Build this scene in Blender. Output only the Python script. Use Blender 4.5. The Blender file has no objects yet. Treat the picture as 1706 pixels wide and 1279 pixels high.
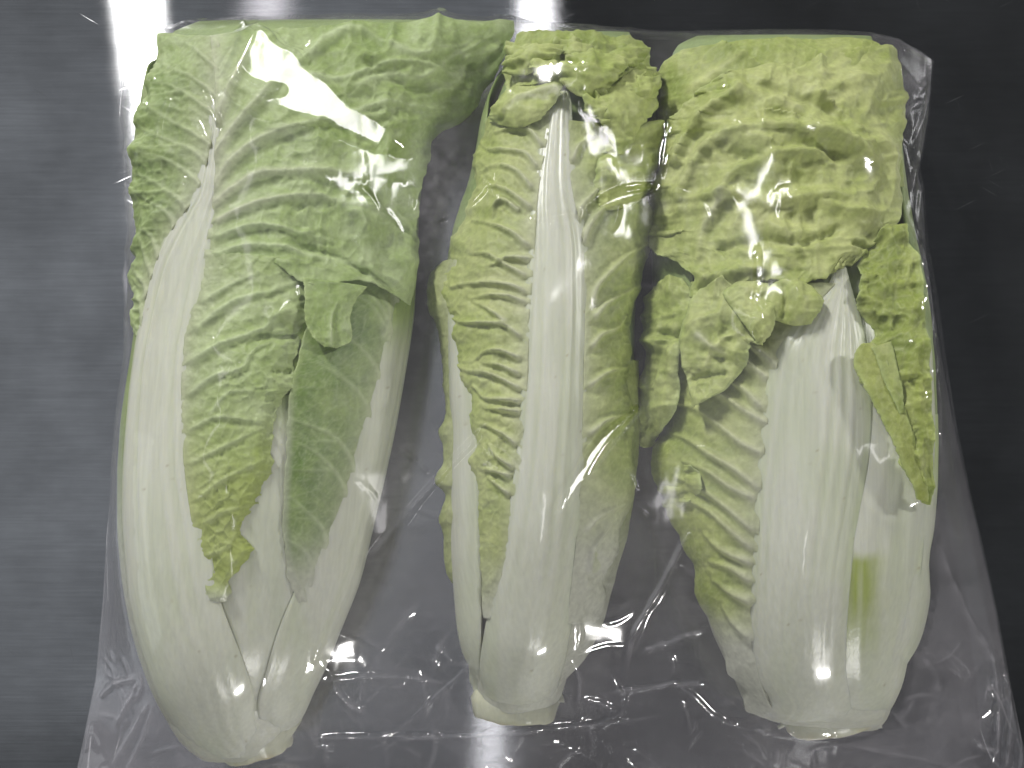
import bpy, math
import numpy as np

# ------------------------------------------------------------------ camera
SC = bpy.context.scene
CAM = np.array([0.0, -0.070, 0.620])
TILT = math.atan2(0.070, 0.620)
LENS = 48.8
FPX = LENS / 36.0 * 1706.0
c_r = np.array([1.0, 0, 0])
c_f = np.array([0, math.sin(TILT), -math.cos(TILT)])
c_u = np.array([0, math.cos(TILT), math.sin(TILT)])
cd = bpy.data.cameras.new('camera'); cam = bpy.data.objects.new('camera', cd)
SC.collection.objects.link(cam)
cam.location = CAM; cam.rotation_euler = (TILT, 0, 0)
cd.lens = LENS; cd.sensor_width = 36.0; cd.clip_start = 0.01; cd.clip_end = 50
SC.camera = cam

# ------------------------------------------------------------------ room light
W = bpy.data.worlds.new('World'); SC.world = W; W.use_nodes = True
W.node_tree.nodes['Background'].inputs[0].default_value = (0.9, 0.95, 1.0, 1)
W.node_tree.nodes['Background'].inputs[1].default_value = 0.035


def area(name, loc, size, power, color, target=(0, 0, 0)):
    l = bpy.data.lights.new(name, 'AREA'); l.shape = 'RECTANGLE'
    l.size, l.size_y = size; l.energy = power; l.color = color
    o = bpy.data.objects.new(name, l); SC.collection.objects.link(o)
    o.location = loc
    d = np.array(target) - np.array(loc)
    from mathutils import Vector
    o.rotation_euler = Vector(d).to_track_quat('-Z', 'Y').to_euler()
    return o


k = area('key_tube_lamp', (-1.68, 2.60, 1.90), (0.09, 0.9), 128.0, (1.0, 0.98, 0.95))
k.rotation_euler = (-math.atan2(2.60, 1.90), 0, 0)
area('right_fill_light', (3.4, 1.6, 1.90), (0.10, 0.5), 62.0, (1.0, 0.98, 0.95))  # unseen fill on the right, added to brighten the right-facing leaves
area('rear_fill_light', (0.9, -3.0, 1.25), (0.5, 0.12), 40.0, (1.0, 0.98, 0.95))  # unseen fill behind the camera, added to light the bases
area('side_fill_light', (-2.6, -0.6, 0.9), (2.0, 1.4), 5.0, (0.92, 0.96, 1.0))  # unseen soft fill on the left, added to shade the heads sideways
k = area('ceiling_bounce_light', (-1.90, 0.55, 1.95), (3.9, 2.9), 8.2, (0.89, 0.935, 1.0)); k.rotation_euler = (0, 0, 0)
k = area('left_band_light', (-0.86, 0.85, 1.93), (0.10, 2.4), 1.5, (1.0, 0.94, 0.97)); k.rotation_euler = (0, 0, 0)  # unseen overhead strip, added to streak the steel at the left
area('middle_lamp', (0.07, 1.10, 1.90), (0.08, 0.42), 1.55, (1.0, 0.97, 0.98), (0.07, 0.2, 0))
area('near_lamp', (-0.06, -0.80, 1.90), (0.07, 0.5), 0.5, (1.0, 0.97, 0.98), (-0.06, -0.2, 0))
SC.view_settings.view_transform = 'Standard'
SC.view_settings.look = 'None'
SC.view_settings.exposure = 0.05
SC.view_settings.gamma = 1.0
SC.view_settings.use_curve_mapping = False
SC.cycles.use_denoising = True
SC.cycles.max_bounces = 8
SC.cycles.diffuse_bounces = 3
SC.cycles.glossy_bounces = 3
SC.cycles.use_adaptive_sampling = True
SC.cycles.adaptive_threshold = 0.02
SC.cycles.transparent_max_bounces = 16
SC.cycles.sample_clamp_indirect = 4.0

# ------------------------------------------------------------------ helpers
rng = np.random.default_rng(7)


def unproj(px, py, z):
    px = np.asarray(px, float); py = np.asarray(py, float); z = np.asarray(z, float)
    d = ((px - 853.0) / FPX)[..., None] * c_r + ((639.5 - py) / FPX)[..., None] * c_u + c_f
    k = (z - CAM[2]) / d[..., 2]
    return CAM + d * k[..., None]


def proj(P):
    d = P - CAM
    zc = d @ c_f
    return 853.0 + (d @ c_r) / zc * FPX, 639.5 - (d @ c_u) / zc * FPX


def sstep(a, b, x):
    t = np.clip((x - a) / (b - a), 0, 1)
    return t * t * (3 - 2 * t)


def lattice(ix, iy, seed):
    h = (ix.astype(np.int64) * 374761393 + iy.astype(np.int64) * 668265263 + seed * 1442695041) & 0x7fffffff
    h = ((h ^ (h >> 13)) * 1274126177) & 0x7fffffff
    h = (h ^ (h >> 16)) & 0xffffff
    return h / float(0xffffff)


def vnoise(x, y, seed=0):
    x0 = np.floor(x); y0 = np.floor(y)
    fx = x - x0; fy = y - y0
    fx = fx * fx * fx * (fx * (fx * 6 - 15) + 10); fy = fy * fy * fy * (fy * (fy * 6 - 15) + 10)
    a = lattice(x0, y0, seed); b = lattice(x0 + 1, y0, seed)
    c = lattice(x0, y0 + 1, seed); d = lattice(x0 + 1, y0 + 1, seed)
    return (a + (b - a) * fx + (c - a) * fy + (a - b - c + d) * fx * fy) * 2 - 1


def fbm(x, y, seed=0, oct=4, gain=0.5):
    s = 0; a = 1; t = 0
    for i in range(oct):
        s = s + a * vnoise(x * 2 ** i + 17.3 * i, y * 2 ** i - 9.1 * i, seed + i); t += a; a *= gain
    return s / t


def ridged(x, y, seed=0, oct=3):
    s = 0; a = 1; t = 0
    for i in range(oct):
        s = s + a * (1 - np.abs(vnoise(x * 2 ** i, y * 2 ** i, seed + i))) ** 2; t += a; a *= 0.5
    return s / t


def worley(x, y, seed=0):
    x0 = np.floor(x); y0 = np.floor(y)
    f1 = np.full(x.shape, 9.0); f2 = np.full(x.shape, 9.0); idv = np.zeros(x.shape)
    for i in (-1, 0, 1):
        for j in (-1, 0, 1):
            cx = x0 + i; cy = y0 + j
            d = np.hypot(cx + lattice(cx, cy, seed) - x, cy + lattice(cx, cy, seed + 5) - y)
            v = lattice(cx, cy, seed + 9)
            n = d < f1
            f2 = np.where(n, f1, np.minimum(f2, d)); idv = np.where(n, v, idv); f1 = np.where(n, d, f1)
    return f1, f2, idv


def hermite(ctrl, tc, t):
    """cubic through ctrl (n,...) at parameters tc, evaluated at t"""
    ctrl = np.asarray(ctrl, float); n = len(tc)
    m = np.zeros_like(ctrl)
    for i in range(n):
        a = max(i - 1, 0); b = min(i + 1, n - 1)
        m[i] = (ctrl[b] - ctrl[a]) / max(tc[b] - tc[a], 1e-9)
    k = np.clip(np.searchsorted(tc, t, side='right') - 1, 0, n - 2)
    h = (tc[k + 1] - tc[k]); s = (t - tc[k]) / h
    sh = (-1,) + (1,) * (ctrl.ndim - 1)
    s = s.reshape(sh); h = h.reshape(sh)
    s2 = s * s; s3 = s2 * s
    return (2 * s3 - 3 * s2 + 1) * ctrl[k] + (s3 - 2 * s2 + s) * h * m[k] + (-2 * s3 + 3 * s2) * ctrl[k + 1] + (s3 - s2) * h * m[k + 1]


def poly_dist(x, y, pts):
    """distance, signed distance and 0..1 position along a polyline"""
    pts = np.asarray(pts, float)[:, :2]
    L = np.concatenate([[0], np.cumsum(np.hypot(*np.diff(pts, axis=0).T))]); tot = max(L[-1], 1e-6)
    best = np.full(x.shape, 1e9); sg = np.ones(x.shape); pos = np.zeros(x.shape)
    for i in range(len(pts) - 1):
        a = pts[i]; d = pts[i + 1] - a; l2 = max(d @ d, 1e-9)
        s = np.clip(((x - a[0]) * d[0] + (y - a[1]) * d[1]) / l2, 0, 1)
        ex = x - a[0] - s * d[0]; ey = y - a[1] - s * d[1]
        e = np.hypot(ex, ey); n = e < best
        best = np.where(n, e, best)
        sg = np.where(n, np.sign(d[0] * ey - d[1] * ex), sg)
        pos = np.where(n, (L[i] + s * math.sqrt(l2)) / tot, pos)
    return best, sg, pos


def smooth_line(pts, n=24):
    pts = np.asarray(pts, float)
    t = np.concatenate([[0], np.cumsum(np.hypot(*np.diff(pts[:, :2], axis=0).T) + 1e-6)])
    return hermite(pts, t, np.linspace(0, t[-1], n))


def grid_mesh(name, P, col=None, wrap=False):
    nu, nv = P.shape[:2]
    me = bpy.data.meshes.new(name)
    idx = np.arange(nu * nv).reshape(nu, nv)
    if wrap:
        idx = np.concatenate([idx, idx[:, :1]], 1)
    q = np.stack([idx[:-1, :-1], idx[:-1, 1:], idx[1:, 1:], idx[1:, :-1]], -1).reshape(-1, 4)
    me.vertices.add(nu * nv); me.vertices.foreach_set('co', P.reshape(-1).astype(np.float32))
    me.loops.add(q.size); me.loops.foreach_set('vertex_index', q.reshape(-1).astype(np.int32))
    me.polygons.add(len(q))
    me.polygons.foreach_set('loop_start', (np.arange(len(q)) * 4).astype(np.int32))
    me.polygons.foreach_set('use_smooth', np.ones(len(q), bool))
    me.update(calc_edges=True)
    if col is not None:
        a = me.attributes.new('Col', 'FLOAT_COLOR', 'POINT')
        c = np.ones((nu * nv, 4), np.float32); c[:, :3] = np.clip(col.reshape(-1, 3), 0, 1)
        a.data.foreach_set('color', c.reshape(-1))
    me.validate()
    return me


def link(name, me, mat, parent=None, **props):
    o = bpy.data.objects.new(name, me); SC.collection.objects.link(o)
    if mat: me.materials.append(mat)
    if parent: o.parent = parent
    for k, v in props.items(): o[k] = v
    return o


def thing(name, label, cat, group=None):
    o = bpy.data.objects.new(name, None); SC.collection.objects.link(o)
    o['label'] = label; o['category'] = cat
    if group: o['group'] = group
    return o


# ------------------------------------------------------------------ materials
def new_mat(name):
    m = bpy.data.materials.new(name); m.use_nodes = True
    nt = m.node_tree; nt.nodes.clear()
    out = nt.nodes.new('ShaderNodeOutputMaterial')
    return m, nt, out


def N(nt, typ, **kw):
    n = nt.nodes.new(typ)
    for k, v in kw.items(): setattr(n, k, v)
    return n


def leaf_material(name, rough, transl, sss, bump, scale, spec=0.35, mott=0.11):
    m, nt, out = new_mat(name); L = nt.links.new
    col = N(nt, 'ShaderNodeAttribute', attribute_name='Col')
    tc = N(nt, 'ShaderNodeTexCoord')
    no = N(nt, 'ShaderNodeTexNoise'); no.inputs['Scale'].default_value = scale; no.inputs['Detail'].default_value = 3
    L(tc.outputs['Object'], no.inputs['Vector'])
    if name.endswith('white'):
        mpf = N(nt, 'ShaderNodeMapping'); mpf.inputs['Scale'].default_value = (1.6, 0.05, 1.6); L(tc.outputs['Object'], mpf.inputs['Vector'])
        L(mpf.outputs[0], no.inputs['Vector'])
    bp = N(nt, 'ShaderNodeBump'); bp.inputs['Strength'].default_value = bump; bp.inputs['Distance'].default_value = 0.0006
    L(no.outputs['Fac'], bp.inputs['Height'])
    # fine mottling of the tissue
    cr = N(nt, 'ShaderNodeMapRange'); cr.inputs['From Min'].default_value = 0.3; cr.inputs['From Max'].default_value = 0.7
    cr.inputs['To Min'].default_value = 1 - mott; cr.inputs['To Max'].default_value = 1 + mott
    L(no.outputs['Fac'], cr.inputs['Value'])
    mx = N(nt, 'ShaderNodeVectorMath', operation='SCALE'); L(col.outputs['Color'], mx.inputs[0]); L(cr.outputs['Result'], mx.inputs['Scale'])
    p = N(nt, 'ShaderNodeBsdfPrincipled'); p.inputs['Roughness'].default_value = rough
    p.inputs['Specular IOR Level'].default_value = spec
    L(mx.outputs[0], p.inputs['Base Color']); L(bp.outputs[0], p.inputs['Normal'])
    if sss:
        p.inputs['Subsurface Weight'].default_value = sss
        p.inputs['Subsurface Radius'].default_value = (1.0, 0.9, 0.5); p.inputs['Subsurface Scale'].default_value = 0.004
    if transl:
        tr = N(nt, 'ShaderNodeBsdfTranslucent'); L(mx.outputs[0], tr.inputs['Color']); L(bp.outputs[0], tr.inputs['Normal'])
        ms = N(nt, 'ShaderNodeMixShader'); ms.inputs[0].default_value = transl
        L(p.outputs[0], ms.inputs[1]); L(tr.outputs[0], ms.inputs[2]); L(ms.outputs[0], out.inputs['Surface'])
    else:
        L(p.outputs[0], out.inputs['Surface'])
    return m


M_BLADE = leaf_material('cabbage_leaf_green', 0.5, 0.22, 0, 0.55, 420)
M_RIB = leaf_material('cabbage_stalk_white', 0.30, 0, 0.35, 0.22, 420, 0.4, 0.055)


def steel_material():
    m, nt, out = new_mat('brushed_steel'); L = nt.links.new
    tc = N(nt, 'ShaderNodeTexCoord')
    mp = N(nt, 'ShaderNodeMapping'); mp.inputs['Scale'].default_value = (22, 900, 1)
    L(tc.outputs['Object'], mp.inputs['Vector'])
    n1 = N(nt, 'ShaderNodeTexNoise'); n1.inputs['Scale'].default_value = 1.0; n1.inputs['Detail'].default_value = 3
    L(mp.outputs[0], n1.inputs['Vector'])
    mp2 = N(nt, 'ShaderNodeMapping'); mp2.inputs['Scale'].default_value = (60, 300, 1)
    L(tc.outputs['Object'], mp2.inputs['Vector'])
    n3 = N(nt, 'ShaderNodeTexNoise'); n3.inputs['Scale'].default_value = 1.0; n3.inputs['Detail'].default_value = 4
    L(mp2.outputs[0], n3.inputs['Vector'])
    n2 = N(nt, 'ShaderNodeTexNoise'); n2.inputs['Scale'].default_value = 18; n2.inputs['Detail'].default_value = 7
    L(tc.outputs['Object'], n2.inputs['Vector'])
    # scratches: thin dashes at two odd angles
    last = None
    for ang, sx, sy, seed in ((0.55, 45, 900, 3.1), (-0.45, 50, 1000, 8.4), (1.3, 60, 1100, 5.7)):
        m0 = N(nt, 'ShaderNodeMapping'); m0.inputs['Rotation'].default_value = (0, 0, ang); L(tc.outputs['Object'], m0.inputs['Vector'])
        mq = N(nt, 'ShaderNodeMapping')
        mq.inputs['Scale'].default_value = (sx, sy, 1); mq.inputs['Location'].default_value = (seed, seed, 0)
        L(m0.outputs[0], mq.inputs['Vector'])
        nn = N(nt, 'ShaderNodeTexNoise'); nn.inputs['Scale'].default_value = 1.0; nn.inputs['Detail'].default_value = 0
        L(mq.outputs[0], nn.inputs['Vector'])
        r = N(nt, 'ShaderNodeMapRange'); r.inputs['From Min'].default_value = 0.82; r.inputs['From Max'].default_value = 0.92
        L(nn.outputs['Fac'], r.inputs['Value'])
        if last is None: last = r.outputs['Result']
        else:
            mm = N(nt, 'ShaderNodeMath', operation='MAXIMUM'); L(last, mm.inputs[0]); L(r.outputs['Result'], mm.inputs[1]); last = mm.outputs[0]
    ad = N(nt, 'ShaderNodeMath', operation='ADD'); L(n1.outputs['Fac'], ad.inputs[0]); L(n3.outputs['Fac'], ad.inputs[1])
    bp = N(nt, 'ShaderNodeBump'); bp.inputs['Strength'].default_value = 0.06; bp.inputs['Distance'].default_value = 0.0003
    L(n1.outputs['Fac'], bp.inputs['Height'])
    rr = N(nt, 'ShaderNodeMapRange'); rr.inputs['From Min'].default_value = 0.3; rr.inputs['From Max'].default_value = 0.7
    rr.inputs['To Min'].default_value = 0.15; rr.inputs['To Max'].default_value = 0.18
    L(n2.outputs['Fac'], rr.inputs['Value'])
    ra = N(nt, 'ShaderNodeMath', operation='MULTIPLY_ADD'); ra.inputs[1].default_value = 0.1
    L(last, ra.inputs[0]); L(rr.outputs['Result'], ra.inputs[2])
    cm = N(nt, 'ShaderNodeMapRange'); cm.inputs['From Min'].default_value = 0.6; cm.inputs['From Max'].default_value = 1.4
    cm.inputs['To Min'].default_value = 0.46; cm.inputs['To Max'].default_value = 0.58
    L(ad.outputs[0], cm.inputs['Value'])
    mo = N(nt, 'ShaderNodeMapRange'); mo.inputs['From Min'].default_value = 0.35; mo.inputs['From Max'].default_value = 0.65
    mo.inputs['To Min'].default_value = 0.78; mo.inputs['To Max'].default_value = 1.15; L(n2.outputs['Fac'], mo.inputs['Value'])
    cc = N(nt, 'ShaderNodeCombineColor')
    for i, kf in enumerate((0.98, 1.0, 1.03)):
        q = N(nt, 'ShaderNodeMath', operation='MULTIPLY'); L(cm.outputs['Result'], q.inputs[0]); L(mo.outputs['Result'], q.inputs[1])
        q2 = N(nt, 'ShaderNodeMath', operation='MULTIPLY'); q2.inputs[1].default_value = kf; L(q.outputs[0], q2.inputs[0]); L(q2.outputs[0], cc.inputs[i])
    p = N(nt, 'ShaderNodeBsdfAnisotropic', distribution='BECKMANN'); p.inputs['Anisotropy'].default_value = 0.72
    tv = N(nt, 'ShaderNodeCombineXYZ'); tv.inputs[0].default_value = 1.0
    L(tv.outputs[0], p.inputs['Tangent'])
    L(cc.outputs[0], p.inputs['Color']); L(ra.outputs[0], p.inputs['Roughness']); L(bp.outputs[0], p.inputs['Normal'])
    # dull marks where scratches scatter light
    df = N(nt, 'ShaderNodeBsdfDiffuse'); df.inputs['Color'].default_value = (0.45, 0.46, 0.48, 1)
    ms = N(nt, 'ShaderNodeMixShader')
    sm = N(nt, 'ShaderNodeMath', operation='MULTIPLY_ADD'); sm.inputs[1].default_value = 0.055; sm.inputs[2].default_value = 0.02
    L(last, sm.inputs[0])
    L(sm.outputs[0], ms.inputs[0]); L(p.outputs[0], ms.inputs[1]); L(df.outputs[0], ms.inputs[2])
    L(ms.outputs[0], out.inputs['Surface'])
    return m


def film_material(name):
    m, nt, out = new_mat(name); L = nt.links.new
    at = N(nt, 'ShaderNodeAttribute', attribute_name='Haze')
    tr = N(nt, 'ShaderNodeBsdfTransparent'); tr.inputs['Color'].default_value = (0.97, 0.972, 0.975, 1)
    gl = N(nt, 'ShaderNodeBsdfGlossy'); gl.inputs['Roughness'].default_value = 0.085
    gl.inputs['Color'].default_value = (1, 1, 1, 1)
    # both faces of a thin film reflect alike from either side: Schlick on the facing angle
    lw = N(nt, 'ShaderNodeLayerWeight'); lw.inputs['Blend'].default_value = 0.5
    pw = N(nt, 'ShaderNodeMath', operation='POWER'); pw.inputs[1].default_value = 4.0; L(lw.outputs['Facing'], pw.inputs[0])
    fm = N(nt, 'ShaderNodeMath', operation='MULTIPLY_ADD'); fm.inputs[1].default_value = 0.55; fm.inputs[2].default_value = 0.07; fm.use_clamp = True
    L(pw.outputs[0], fm.inputs[0])
    df = N(nt, 'ShaderNodeBsdfDiffuse'); df.inputs['Color'].default_value = (0.86, 0.83, 0.89, 1)
    m1 = N(nt, 'ShaderNodeMixShader'); L(at.outputs['Fac'], m1.inputs[0]); L(tr.outputs[0], m1.inputs[1]); L(df.outputs[0], m1.inputs[2])
    m2 = N(nt, 'ShaderNodeMixShader'); L(fm.outputs[0], m2.inputs[0]); L(m1.outputs[0], m2.inputs[1]); L(gl.outputs[0], m2.inputs[2])
    L(m2.outputs[0], out.inputs['Surface'])
    return m


def haze_attr(me, h):
    a = me.attributes.new('Haze', 'FLOAT', 'POINT'); a.data.foreach_set('value', np.clip(h, 0, 1).ravel().astype(np.float32))
    return me


M_STEEL = steel_material()
M_FILM = film_material('clear_plastic_film')

# ------------------------------------------------------------------ the counter
S = 1.1
g = np.stack(np.meshgrid(np.linspace(-S, S, 3), np.linspace(-S, S, 3), indexing='xy'), -1)
g = np.concatenate([g, np.zeros(g.shape[:2] + (1,))], -1)
counter = link('counter_top', grid_mesh('counter_top', g), M_STEEL, kind='structure',
               label='brushed stainless steel counter top under the bagged cabbages')
sm = counter.modifiers.new('slab', 'SOLIDIFY'); sm.thickness = 0.03; sm.offset = -1

# ------------------------------------------------------------------ cabbage bodies
ALLP = []        # every leaf point, for laying the film over them


class Body:
    """a cabbage head: elliptical sections square to the y axis; t runs from the cut base to the tip"""

    def __init__(self, rows):
        r = np.array(rows, float)          # y_px, xl, xr, half height mm, centre height mm
        h = r[:, 3] / 1000; zc = r[:, 4] / 1000
        Lp = unproj(r[:, 1], r[:, 0], zc); Rp = unproj(r[:, 2], r[:, 0], zc)
        y = (Lp[:, 1] + Rp[:, 1]) / 2
        self.tab = np.stack([(Lp[:, 0] + Rp[:, 0]) / 2, y, (Rp[:, 0] - Lp[:, 0]) / 2, h, zc], 1)
        self.tc = (y - y[0]) / (y[-1] - y[0])
        tt = np.linspace(0, 1, 260); th = np.radians(np.linspace(-90, 90, 181))
        T, H = np.meshgrid(tt, th, indexing='ij')
        self.gT, self.gH = T.ravel(), H.ravel()
        self.gx, self.gy = proj(self.at(self.gT, self.gH, np.zeros(T.size)))

    def at(self, t, th, lift):
        tt = np.clip(t, 0, 1)
        c = hermite(self.tab, self.tc, tt.ravel()).reshape(t.shape + (5,))
        ex = (t - tt) * (self.tab[-1, 1] - self.tab[0, 1])
        return np.stack([c[..., 0] + (c[..., 2] + lift) * np.sin(th), c[..., 1] + ex,
                         c[..., 4] + (c[..., 3] + lift) * np.cos(th)], -1)

    def locate(self, px, py, lift):
        i = np.argmin((self.gx - px) ** 2 + (self.gy - py) ** 2)
        p = np.array([self.gT[i], self.gH[i]])
        f = lambda q: np.array(proj(self.at(np.array([q[0]]), np.array([q[1]]), np.array([lift])))).ravel()
        for _ in range(6):
            e = np.array([px, py]) - f(p)
            J = np.stack([(f(p + [1e-4, 0]) - f(p)) / 1e-4, (f(p + [0, 1e-4]) - f(p)) / 1e-4], 1)
            if abs(np.linalg.det(J)) < 1e3: break
            s = np.linalg.solve(J, e)
            p = p + np.clip(s, [-0.03, -0.12], [0.03, 0.12]); p[1] = np.clip(p[1], -1.5, 1.5)
        P = self.at(np.array([p[0]]), np.array([p[1]]), np.array([lift]))[0]
        d = unproj(px, py, P[2]) - P
        return np.array([p[0], p[1], lift, d[0], d[1]])


def patch(body, net, step=4.0, off=0.0):
    n = len(net); m = len(net[0])
    C = np.zeros((n, m, 5)); X = np.zeros((n, m, 2))
    for i in range(n):
        for j in range(m):
            q = net[i][j]; lf = (q[2] if len(q) > 2 else 0) + off
            C[i, j] = body.locate(q[0], q[1], lf / 1000); X[i, j] = q[:2]
    du = np.hypot(*np.moveaxis(np.diff(X, axis=0), -1, 0)).mean(1) + 1
    dv = np.hypot(*np.moveaxis(np.diff(X, axis=1), -1, 0)).mean(0) + 1
    tu = np.concatenate([[0], np.cumsum(du)]); tv = np.concatenate([[0], np.cumsum(dv)])
    nu = max(int(tu[-1] / step), 6); nv = max(int(np.hypot(*np.moveaxis(X[:, -1] - X[:, 0], -1, 0)).max() / step), 6)
    G = hermite(C, tu, np.linspace(0, tu[-1], nu))
    G = np.moveaxis(hermite(np.moveaxis(G, 1, 0), tv, np.linspace(0, tv[-1], nv)), 0, 1)
    P = body.at(G[..., 0], G[..., 1], G[..., 2])
    P[..., 0] += G[..., 3]; P[..., 1] += G[..., 4]
    U, V = np.meshgrid(np.linspace(0, 1, nu), np.linspace(0, 1, nv), indexing='ij')
    return P, U, V, tu[-1], tv[-1]


def normals(P):
    a = np.gradient(P, axis=0); b = np.gradient(P, axis=1)
    n = np.cross(b, a); n /= np.linalg.norm(n, axis=-1, keepdims=True) + 1e-12
    flip = np.where(n[..., 2:3].mean() < 0, -1.0, 1.0)
    return n * flip


TINT = [np.array([1.06, 1.05, 1.28])]
WHITE = np.array([0.70, 0.71, 0.595]); CREAM = np.array([0.62, 0.64, 0.40])
PALE = np.array([0.57, 0.67, 0.31]); GREEN = np.array([0.37, 0.49, 0.135]); DARK = np.array([0.16, 0.27, 0.04])
YEL = np.array([0.40, 0.47, 0.08])


def mixc(a, b, f):
    f = np.clip(f, 0, 1)[..., None]
    return a * (1 - f) + b * f


def ragged(P, U, V, side, amp, freq, seed):
    """uneven leaf margin: push the edge in and out"""
    if not amp: return P
    d = (P[:, -1] - P[:, 0])[:, None, :]
    ln = np.linalg.norm(d, axis=-1, keepdims=True) + 1e-6
    u = U[:, :1]
    nz = fbm(u * freq, u * 0 + seed * 3.7, seed, 4, 0.6) * amp / 1000
    w = sstep(0.45, 1.0, V) if side == 'R' else sstep(0.55, 0.0, V)
    sgn = 1 if side == 'R' else -1
    return P + d / ln * (nz * w)[..., None] * sgn


def end1(pos):
    return (0.75 + 0.25 * sstep(0, 0.1, pos)) * (1 - 0.6 * sstep(0.3, 1.0, pos))


def blade(name, parent, body, net, side='L', off=0.0, tuck=12, tone=0.5, veins=(42, 0.5, 0.55), vamp=0.9, vw=4.2,
          lines=(), crumple=1.2, cscale=55, pucker=0.5, pscale=17, rag=(0, 2.5), ragf=26, ruffle=(0, 0), ruff_n=9,
          fade=None, hue=None, seed=1, step=2.7, thick=0.5, ragb=0.0, paint=None, droop=0.0, dome=0.0):
    if tuck:
        net = [list(map(tuple, r)) for r in net]
        for r in net:
            if side == 'L': r[0] = (r[0][0] - tuck,) + r[0][1:]
            elif side == 'R': r[-1] = (r[-1][0] + tuck,) + r[-1][1:]
    P, U, V, LU, LV = patch(body, net, step, off)
    vm = V if side == 'L' else 1 - V
    P = ragged(P, U, V, 'L', rag[0], ragf, seed + 31); P = ragged(P, U, V, 'R', rag[1], ragf, seed + 47)
    if ragb:
        du_ = (P[-1:] - P[:1]); du_ = du_ / (np.linalg.norm(du_, axis=-1, keepdims=True) + 1e-6)
        P = P - du_ * (fbm(V * 7, V * 0 + seed, seed + 91, 4, 0.6) * ragb / 1000 * sstep(0.3, 0.0, U))[..., None]
    Nn = normals(P) + np.array([0, 0, 0.9]); Nn /= np.linalg.norm(Nn, axis=-1, keepdims=True)
    x, y = proj(P)
    H = np.zeros(U.shape); vein = np.zeros(U.shape); root = np.zeros(U.shape)
    r = np.random.default_rng(seed * 13 + 5)
    # side veins leaving the midrib
    if veins:
        sp, slope, arch = veins
        k = max(int(LU / sp), 2)
        nu, nv = U.shape
        for i in range(-2, k + 1):
            u0 = (i + 0.5 + r.uniform(-.22, .22)) * sp / LU
            s = np.linspace(0, 1, 16)
            reach = r.uniform(0.8, 1.0)
            wid = LV / LU
            def run(s, u0, sl, ar, s0=0.0):
                return u0 + wid * (sl * (s - s0) + ar * (1 - np.exp(-3.0 * (s - s0)))) + 0.012 * np.sin(5 * s + i * 2.1) * s
            runs = [(s * reach, run(s * reach, u0, slope * r.uniform(.75, 1.25), arch * r.uniform(.75, 1.2)), 1.0)]
            s0 = r.uniform(.3, .5)
            ub = np.interp(s0, runs[0][0], runs[0][1])
            sb = np.linspace(s0, min(1, s0 + r.uniform(.35, .6)), 9)
            runs.append((sb, ub + wid * (slope + 0.55 * r.choice([-1, 1])) * (sb - s0), 0.55))
            s1 = r.uniform(.55, .75)
            ub = np.interp(s1, runs[0][0], runs[0][1])
            sb = np.linspace(s1, 1, 7)
            runs.append((sb, ub + wid * (slope - 0.8 * r.choice([-1, 1])) * (sb - s1), 0.4))
            for (vv, uu, k_) in runs:
                ok = (uu >= 0) & (uu <= 1)
                if ok.sum() < 3: continue
                vv_, uu_ = vv[ok], uu[ok]
                jj = (vv_ if side == 'L' else 1 - vv_) * (nv - 1); ii = uu_ * (nu - 1)
                i0 = np.clip(ii.astype(int), 0, nu - 2); j0 = np.clip(jj.astype(int), 0, nv - 2); a = ii - i0; b = jj - j0
                bl = lambda A: A[i0, j0] * (1 - a) * (1 - b) + A[i0 + 1, j0] * a * (1 - b) + A[i0, j0 + 1] * (1 - a) * b + A[i0 + 1, j0 + 1] * a * b
                pts = np.stack([bl(x), bl(y)], 1)
                d, sg, pos = poly_dist(x, y, pts)
                ww = vw * (0.55 + 0.45 * k_) * (1.15 - 0.6 * pos)
                e = np.exp(-(d / ww) ** 2) * k_ * (1.0 - 0.55 * pos)
                H = np.maximum(H, vamp * e)
                # the tissue sags beside a vein, more on its lower side
                H = H - 0.35 * vamp * k_ * np.exp(-((d - 2.2 * ww) / (1.6 * ww)) ** 2) * np.where(sg > 0, 1.0, 0.3)
                vein = np.maximum(vein, e)
    for ln in lines:
        pts, amp, wd = ln[:3]; kind = ln[3] if len(ln) > 3 else 'ridge'
        d, sg, pos = poly_dist(x, y, smooth_line(pts))
        end = sstep(0, 0.12, pos) * sstep(1, 0.85, pos)
        if kind == 'ridge':
            wd = wd * (1.35 - 0.75 * pos); e = 0.6 * np.exp(-(d / wd) ** 2) + 0.4 * np.exp(-d / (wd * 0.7)); dn = sg * np.sign(pts[-1][0] - pts[0][0] + 1e-3) > 0
            H = H + 0.8 * amp * end1(pos) * (e - 0.50 * np.where(dn, 1.0, 0.2) * np.exp(-((d - 1.9 * wd) / (1.4 * wd)) ** 2)); vein = np.maximum(vein, 1.15 * e * end1(pos)); root = np.maximum(root, (amp >= 1.8) * e * np.clip(1 - pos * 1.3, 0, 1))
        elif kind == 'fold':      # a soft pleat, no vein colour
            H = H + amp * np.exp(-(d / wd) ** 2) * end
        else:                     # step: one side stands above the other
            H = H + amp * np.where(sg > 0, np.exp(-d / wd), -np.exp(-d / (wd * 0.6)) * 0.4) * end
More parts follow.
